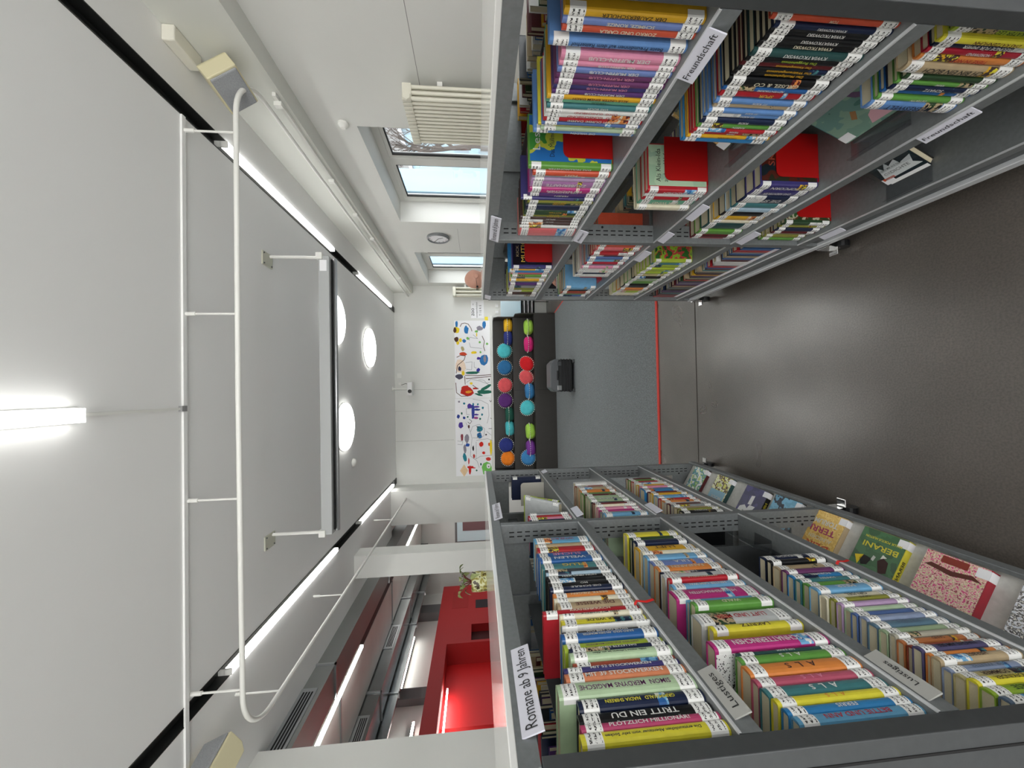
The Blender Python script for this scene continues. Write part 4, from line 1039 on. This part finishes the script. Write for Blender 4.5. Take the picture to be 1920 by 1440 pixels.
for side, shelf, bay, z, xf, txt in ROWS:
    sg = -1 if side == 'L' else 1; E_ = []
    for ln in txt.strip().splitlines():
        p = ln.split('|'); y, T, c, h = p[0].split(); p += ['']*5; E_.append((int(y)/1000, max(5, int(T)), c, int(h), p[1], p[2], p[3] or 'u', p[4]))
    for i, (y, T, c, h, ti, tc, dr, op) in enumerate(E_):
        D = 150+rb.randint(-8, 12)
        D = min(D, 168)
        o = make_book(T, h, D, c, ti, tc, dr, True, True, 's' in op)
        jit = rb.uniform(-.006, .004) if 's' not in op else rb.uniform(-.002, .002)
        place(o, xf-sg*(-.004)*0+sg*(-jit), y+T/2000, z+.0005, sg)
        sd = 'left' if side == 'L' else 'right'
        tag(o, row_label(E_, i, sd, shelf, bay), 'book', f'books on the {shelf} of the {sd} bookcase, {bay}')
        BOOKS.append(o)
        if op in ('c', 'c2', 'c3', 'c4', 'c5', 'c6', 'p'): COVERART[op] = (o, T, h, D)
    # extra details on single books are added below
def cover_face(key, ca, lines):
    o, T, h, D = COVERART[key]; t = T/1000; sg = 1 if key != 'p' else -1; ysgn = 1 if sg > 0 else -1
    # nearer board faces the camera: local y sign flips with the half turn of the right bookcase
    yy = t/2+.0006 if sg > 0 else -t/2-.0006
    m = MB().box(-D/1000+.004, -.016, yy-.0003*ysgn, yy+.0003*ysgn, .004, h/1000-.004).build('cover_print', ca, None); m.parent = o
    for body, sz, zz, c in lines:
        rt = (-1, 0, 0) if sg > 0 else (1, 0, 0)
        q = text(body, sz, (-D/2000-.006, yy+.001*ysgn, h/1000*zz), rt, (0, 0, 1), tm_(c), o, 'cover_title', D/1000*.7); q.matrix_parent_inverse = Matrix()
cover_face('c', art('monster_cover', [(.16, .42, .68), (.16, .42, .68), (.72, .74, .25), (.25, .55, .22)], 9), [('Das Müllmonster', .020, .72, 'navy'), ('Lese', .03, .90, 'white')])
cover_face('c2', art('girl_cover', [(.62, .74, .62), (.68, .78, .66), (.60, .72, .62)], 7), [('Als Klein-Ida', .022, .82, 'black'), ('auch mal Unfug', .022, .70, 'black')])
cover_face('c3', art('dark_cover', [(.15, .16, .10), (.30, .12, .08), (.10, .14, .16)], 12), [('SK', .03, .8, 'rust')])
cover_face('c4', art('forest_cover', [(.15, .25, .14), (.35, .22, .12), (.72, .70, .60), (.2, .35, .18)], 30), [])
cover_face('c5', art('night_cover', [(.05, .05, .10), (.07, .07, .16)], 8), [('KICK', .02, .86, 'tan'), ('MUTIG', .03, .72, 'gold')])
cover_face('c6', art('jungle_cover', [(.18, .40, .16), (.70, .25, .25), (.55, .70, .20), (.10, .30, .20)], 22), [('Das Blaue', .02, .85, 'maroon'), ('Klingel', .02, .75, 'maroon')])
dots = art('dotted_cover', [(.93, .93, .92)]*9+[(.15, .15, .15)], 420, 'v'); o, T, h, D = COVERART['p']
m = MB().box(-D/1000+.002, -.012, -T/2000-.0008, -T/2000-.0002, .002, h/1000-.002).build('cover_print', dots, None); m.parent = o
# leaning books in the left far bay
def lean_book(T, h, D, c, x, y, z, sg, ang, label, ti='', tc='', yaw=0):
    o = make_book(T, h, D, c, ti, tc, 'u'); tag(o, label, 'book'); place(o, x, y, z, sg, ang, yaw); return o
lean_book(20, 200, 150, 'lime', -.56, 1.86, 1.252, -1, math.radians(-38), 'lime green book leaning far over on the left bookcase top shelf, far bay', 'SUPER', 'black')
lean_book(30, 205, 150, 'palegrey', -.555, 1.80, 1.258, -1, math.radians(-44), 'light grey picture-cover book leaning under the lime one, left bookcase top shelf')
# ---------------------------------------------------------------- face-out books
def face_book(w, h, T, loc, sg, tilt, cover, label, lines=(), spine='black', spine_text=None, extra=None, yaw=0, sticker=True):
    """book lying against a slope, front cover up towards the aisle. local: x = width (right), y = up the cover, z = out of the cover"""
    r = empty('book', loc, label, 'book')
    MB().box(0, w, 0, h, -.0018, 0).box(0, w, 0, h, -T, -T+.0018).box(-.0015, .0015, 0, h, -T, 0).build('cover', cm_(spine), r).parent = r
    for k in r.children: k.matrix_parent_inverse = Matrix()
    q = MB().box(.002, w-.003, .003, h-.003, -T+.0018, -.0018).build('pages', PAPER, None); q.parent = r
    q = MB().box(.0008, w-.0005, .0005, h-.0005, 0, .0006).build('front_picture', cover, None); q.parent = r
    if sticker:
        q = MB().box(-.0022, .028, .004, .032, .0006, .0010).build('spine_sticker', PAPERW, None); q.parent = r
        q = MB().box(-.0024, -.0015, .004, .032, -T, .0010).build('spine_sticker', PAPERW, None); q.parent = r
    for body, sz, u, v, c, wd in lines: text(body, sz, (w*u, h*v, .0012), (1, 0, 0), (0, 1, 0), tm_(c), r, 'cover_title', w*wd if wd else None, bold=.02)
    for k in r.children:
        k.matrix_parent_inverse = Matrix()
    if spine_text:
        q = text(spine_text[0], T*.7, (-.0022, h*.5, -T/2), (0, 1, 0), (0, 0, 1), tm_(spine_text[1]), r, 'spine_title', h*.5, bold=.02); q.matrix_parent_inverse = Matrix()
    if extra:
        for pts, c in extra:
            m = MB().prism([(w*u, h*v, .0007) for u, v in pts], (0, 0, .0005)).build('cover_figure', mat('fig_%02d%02d%02d' % tuple(int(x*99) for x in c), c, .5), None); m.parent = r
    # right = +y for the left bookcase, -y for the right one
    a = math.radians(tilt); rt = Vector((0, 1, 0)) if sg < 0 else Vector((0, -1, 0)); up = Vector((sg*math.cos(a), 0, math.sin(a))); nz = rt.cross(up)
    Mx = Matrix((rt, up, nz)).transposed().to_4x4() @ Matrix.Rotation(yaw, 4, 'Y'); Mx.translation = Vector(loc); r.matrix_world = Mx
    return r
# nz points up/out for both sides
TA = 30.6
def tray(y, w, T, *a, **k):
    off = T/math.cos(math.radians(TA)); return face_book(w, .22, T, (-.5475, y, .150+off+.001), -1, TA, *a, **k)
SAND = art('sand_cover', [(.90, .76, .42), (.88, .72, .38), (.93, .80, .48), (.80, .62, .32)], 40)
tray(1.385, .145, .022, SAND, 'sand-yellow face-out book lettered TERRI TORIUM in the left sloping tray', [('TORIUM', .030, .52, .20, 'white', .70), ('TERRI', .036, .52, .36, 'raspberry', .74), ('AUNSCHEN', .022, .5, .52, 'cream', .7), ('DEIK', .040, .5, .68, 'vermilion', .7)], 'tan')
GRC = art('green_leaf_cover', [(.20, .38, .22), (.24, .43, .26), (.18, .34, .20)], 14)
tray(1.168, .150, .024, GRC, 'dark green face-out book lettered BERANI in yellow, in the left sloping tray', [('BERANI', .028, .48, .27, 'yellow', .78), ('MALUK PORTUS HUSTON', .012, .48, .14, 'yellow', .8)], 'yellow', ('BERANI', 'black'),
     [([(.55, 0.484), (.60, 0.608), (.72, 0.640), (.80, 0.546), (.74, 0.468)], (.10, .08, .07)), ([(.74, 0.468), (.93, 0.515), (.80, 0.655)], (.93, .82, .15)), ([(.20, 0.452), (.32, 0.406), (.42, 0.484), (.30, 0.671), (.16, 0.624)], (.22, .10, .08)), ([(.26, 0.390), (.36, 0.359), (.38, 0.437)], (.9, .9, .85)), ([(.48, 0.437), (.54, 0.421), (.56, 0.499), (.50, 0.515)], (.80, .82, .78))])
PKC = art('pink_flower_cover', [(.80, .30, .48), (.88, .45, .58), (.93, .86, .78), (.75, .72, .50), (.90, .62, .68), (.60, .25, .28)], 130)
tray(.958, .155, .028, PKC, 'pink flowery face-out book with a bridge picture in the left sloping tray', [], 'crimson', None, [([(.30, .02), (.72, .02), (.72, .12), (.30, .12)], (.52, .18, .12)), ([(.05, .22), (.2, .16), (.5, .2), (.85, .17), (.95, .22), (.85, .23), (.5, .27), (.2, .22)], (.35, .15, .10))])
BWC = art('grey_stone_cover', [(.80, .82, .86), (.92, .92, .93), (.55, .54, .54), (.25, .24, .25), (.86, .85, .82)], 120)
tray(.74, .155, .026, BWC, 'black-and-white speckled face-out book nearest the camera in the left tray', [], 'charcoal', None, [([(.55, .1), (.60, .12), (.62, .34), (.58, .36)], (.1, .1, .12))])
tray(2.30, .145, .020, art('meadow_cover', [(.80, .86, .55), (.92, .93, .92), (.35, .58, .62), (.55, .72, .38), (.90, .92, .90)], 22), 'green and white picture book, farthest face-out book in the left tray', [], 'maroon', None, [([(.15, .70), (.42, .70), (.42, .92), (.15, .92)], (.85, .25, .12))])
tray(2.06, .145, .022, art('autumn_cover', [(.86, .84, .40), (.35, .25, .12), (.90, .90, .75), (.75, .78, .25)], 26), 'yellow and pale blue book, second farthest in the left sloping tray', [('MOOR', .030, .5, .62, 'white', .62), ('HUND', .030, .5, .80, 'white', .62)], 'darkteal', None, [([(.06, .42), (.98, .42), (.98, 1), (.06, 1)], (.55, .72, .80))])
tray(1.79, .155, .026, art('night_blue_cover', [(.24, .23, .42), (.20, .19, .36), (.28, .27, .48)], 12), 'indigo book with a white figure and NINJA on its black spine, left tray', [], 'black', ('NINJA GO', 'yellow'), [([(.25, .45), (.35, .62), (.40, .98), (.80, .98), (.95, .80), (.88, .55), (.70, .48), (.55, .55), (.50, .45)], (.93, .93, .93)), ([(.48, .66), (.70, .60), (.74, .78), (.56, .86)], (.25, .25, .27)), ([(.44, .20), (.58, .22), (.60, .44), (.44, .44)], (.93, .93, .93))])
tray(1.60, .155, .020, art('sea_cover', [(.42, .66, .78), (.48, .72, .84), (.12, .16, .22), (.38, .60, .72)], 12), 'light blue and black face-out book just beyond the middle upright, left tray', [('EIN FUND', .03, .45, .80, 'white', .7)], 'charcoal')
# right bookcase: books on clear stands
ACR = glass_mat('clear_acrylic', (.93, .94, .95), .12)
def stand(x, y, z, w, label):
    t = empty('book_stand', (x, y, z), label, 'book stand', 'clear acrylic book stands')
    MB().prism([(x, y, z+.001), (x-.055, y, z+.001), (x-.055, y, z+.004), (x, y, z+.004)], (0, w, 0)).build('foot', ACR, t); MB().prism([(x+.0, y, z+.004), (x+.06, y, z+.16), (x+.063, y, z+.158), (x+.003, y, z+.004)], (0, w, 0)).build('back_rest', ACR, t)
    MB().box(x-.056, x-.053, y, y+w, z+.001, z+.018).build('front_lip', ACR, t); return t
def fb(yn, x, z, w, h, T, tilt, cover, label, lines, spine, extra=None, yaw=0):
    return face_book(w, h, T, (x, yn, z), 1, tilt, cover, label, lines, spine, None, extra, yaw)
SEA = art('mermaid_cover', [(.45, .58, .52), (.50, .62, .55), (.40, .55, .52), (.28, .45, .42)], 9)
fb(.985, .695, .567, .150, .205, .014, 66, SEA, 'sea-green face-out book with a red-haired swimmer, right bookcase third shelf', [], 'teal', [([(.42, .76), (.52, .84), (.64, .90), (.76, .86), (.74, .74), (.60, .70)], (.55, .16, .10)), ([(.60, .74), (.70, .78), (.72, .70), (.62, .68)], (.85, .60, .50)), ([(.66, .66), (.80, .60), (.95, .44), (.90, .40), (.74, .52)], (.40, .30, .42)), ([(.52, .06), (.60, .20), (.80, .30), (.98, .34), (.98, .04)], (.85, .66, .70)), ([(.40, .28), (.50, .40), (.56, .36), (.46, .24)], (.62, .45, .28))])
NGT = art('night_house_cover', [(.08, .12, .15), (.10, .16, .18), (.14, .22, .24), (.35, .42, .42)], 8)
fb(1.135, .665, .252, .118, .19, .022, 62, NGT, 'dark face-out book with jagged white pages on the right bookcase bottom shelf', [('GEHT MIR AUS DEM', .010, .42, .34, 'black', .5), ('GEDICHTE', .016, .46, .24, 'black', .6)], 'black',
   [([(.06, .12), (.20, .44), (.26, .34), (.40, .48), (.42, .38), (.62, .46), (.64, .34), (.94, .40), (.84, .24), (.96, .14)], (.80, .82, .82)), ([(.06, .0), (.98, .0), (.98, .07), (.06, .07)], (.93, .93, .93)), ([(.02, .12), (.30, .12), (.30, .17), (.02, .17)], (.85, .32, .15)), ([(.42, .60), (.56, .60), (.56, .70), (.42, .70)], (.55, .15, .15))])
CMC = art('comic_cover', [(.18, .22, .17), (.22, .27, .20), (.62, .56, .30), (.86, .68, .35), (.93, .90, .80), (.60, .30, .18)], 20)
fb(1.03, .69, .912, .130, .19, .012, 60, CMC, 'crowded comic-picture face-out book on the right bookcase second shelf', [('KRAUTER', .02, .5, .88, 'cream', .6)], 'black', yaw=.0)
for x, y, z, w, lb in ((.70, .835, .555, .15, 'clear acrylic stand under the sea-green book, right bookcase'), (.67, 1.02, .245, .13, 'clear acrylic stand under the dark jagged book, right bookcase'), (.695, .90, .90, .13, 'clear acrylic stand under the comic book, right bookcase')): stand(x, y, z, w, lb)
stand(-.62, 1.22, .555, .14, 'empty clear acrylic stand on the left bookcase third shelf')
# ---------------------------------------------------------------- bookends
def bookend(sg, x, y, z, m, label, dirn=1, hgt=.145, dep=.14):
    t = empty('bookend', (x, y, z), label, 'bookend', 'bookends on the shelves')
    x2 = x+sg*dep; r = .02
    pts = [(x, y, z+.002), (x2, y, z+.002), (x2, y, z+hgt)]+[(x+sg*(r-r*math.sin(a)), y, z+hgt-r+r*math.cos(a)) for a in [0, .4, .8, 1.2, math.pi/2]]
    MB().prism(pts, (0, .0015, 0)).build('plate', m, t)
    MB().prism([(x-sg*.012, y, z+.0008), (x2, y, z+.0008), (x2, y+dirn*.10, z+.0008), (x-sg*.012, y+dirn*.085, z+.0008)], (0, 0, .0012)).build('foot', m, t); return t
GRE = mat('grey_bookend_steel', (.70, .69, .65), .4)
BY = {k: v[0].location.y-v[1]/2000-.004 for k, v in COVERART.items()}
bookend(1, .655, BY['c'], 1.25, REDST, 'red bookend on the right bookcase top shelf, near bay')
bookend(1, .655, BY['c2'], .90, REDST, 'red bookend on the right bookcase second shelf, near bay')
bookend(1, .655, BY['c3'], .555, REDST, 'red bookend on the right bookcase third shelf')
bookend(1, .655, BY['c4'], .245, REDST, 'red bookend on the right bookcase bottom shelf')
bookend(1, .655, BY['c5'], 1.25, REDST, 'red bookend on the right bookcase top shelf, far bay')
bookend(1, .655, 2.17, .90, REDST, 'dark red bookend on the right bookcase second shelf, far bay')
bookend(-1, -.575, 1.425, 1.25, GRE, 'grey bookend beside the middle upright, left bookcase top shelf', -1)
bookend(-1, -.575, 1.435, .90, GRE, 'grey bookend beside the middle upright, left bookcase second shelf', -1)
bookend(-1, -.575, 2.30, 1.25, GRE, 'grey-beige bookend in the far bay, left bookcase top shelf', 1)
bookend(-1, -.60, 1.33, .555, STEELD, 'dark grey tall bookend alone on the left bookcase third shelf', 1, .24, .15)
# ribbons
RB = mat('ribbon_red', (.85, .12, .10), .6)
def ribbon(pts, label):
    m = MB(); w = .004; P_ = [Vector(p) for p in pts]
    for a, b in zip(P_, P_[1:]): m.obox((a+b)/2, (b-a)*.52, (0, w, 0), (.0004, 0, .0004))
    tag(m.build('bookmark_ribbon', RB), label, 'bookmark')
ribbon([(-.552, .93, 1.262), (-.5425, .93, 1.256), (-.5415, .922, 1.235), (-.5415, .93, 1.212)], 'red bookmark ribbon hanging over the left bookcase top shelf edge')
ribbon([(-.552, 1.06, .567), (-.5425, 1.06, .561), (-.5415, 1.054, .545), (-.5415, 1.06, .528)], 'bright red bookmark ribbon over the left bookcase third shelf edge')
# ---------------------------------------------------------------- rows on the far faces and the farthest bottom row: uncounted mass
mb = MB(); keys = ['navy', 'white', 'charcoal', 'teal', 'maroon', 'tan', 'royal', 'darkgreen', 'amber', 'grey', 'red', 'purple']; rr = random.Random(5)
def mass_book(x0, x1, y, T, z, h, k):
    xs = sorted((x0, x1)); mb.k = k; mb.box(xs[0], xs[1], y, y+.0015, z, z+h).box(xs[0], xs[1], y+T-.0015, y+T, z, z+h)
    out = x1; mb.box(out-.0015, out+.0015, y, y+T, z, z+h); mb.k = len(keys); mb.box(xs[0]+.003, xs[1]-.003, y+.0015, y+T-.0015, z+.003, z+h-.003)
for sg, xf in ((-1, -.545), (1, .606)):
    for b in (0, 1):
        for z in (1.25, .90, .555)+((.245,) if sg > 0 else ()):
            y = YJ[b]+.03
            while y < YJ[b+1]-.06:
                T = rr.uniform(.010, .028)
                if rr.random() > .06: mass_book(xf+sg*.475, xf+sg*.625, y, T, z+.0005, rr.uniform(.18, .235), rr.randrange(len(keys)))
                y += T+.0008
y = 1.60
while y < 2.48:
    T = rr.uniform(.012, .028); h = rr.uniform(.17, .20); k = rr.randrange(len(keys)); mass_book(.775, .625, y, T, .2455, h, k)
    mb.k = len(keys)+1; mb.box(.6225, .6235, y, y+T, .252, .275); y += T+.0008
mo = mb.build('books_beyond', [cm_(k) for k in keys]+[PAPER, PAPERW]); tag(mo, 'rows of books facing away on both bookcases and along the farthest bottom shelf', 'books', kind='stuff')
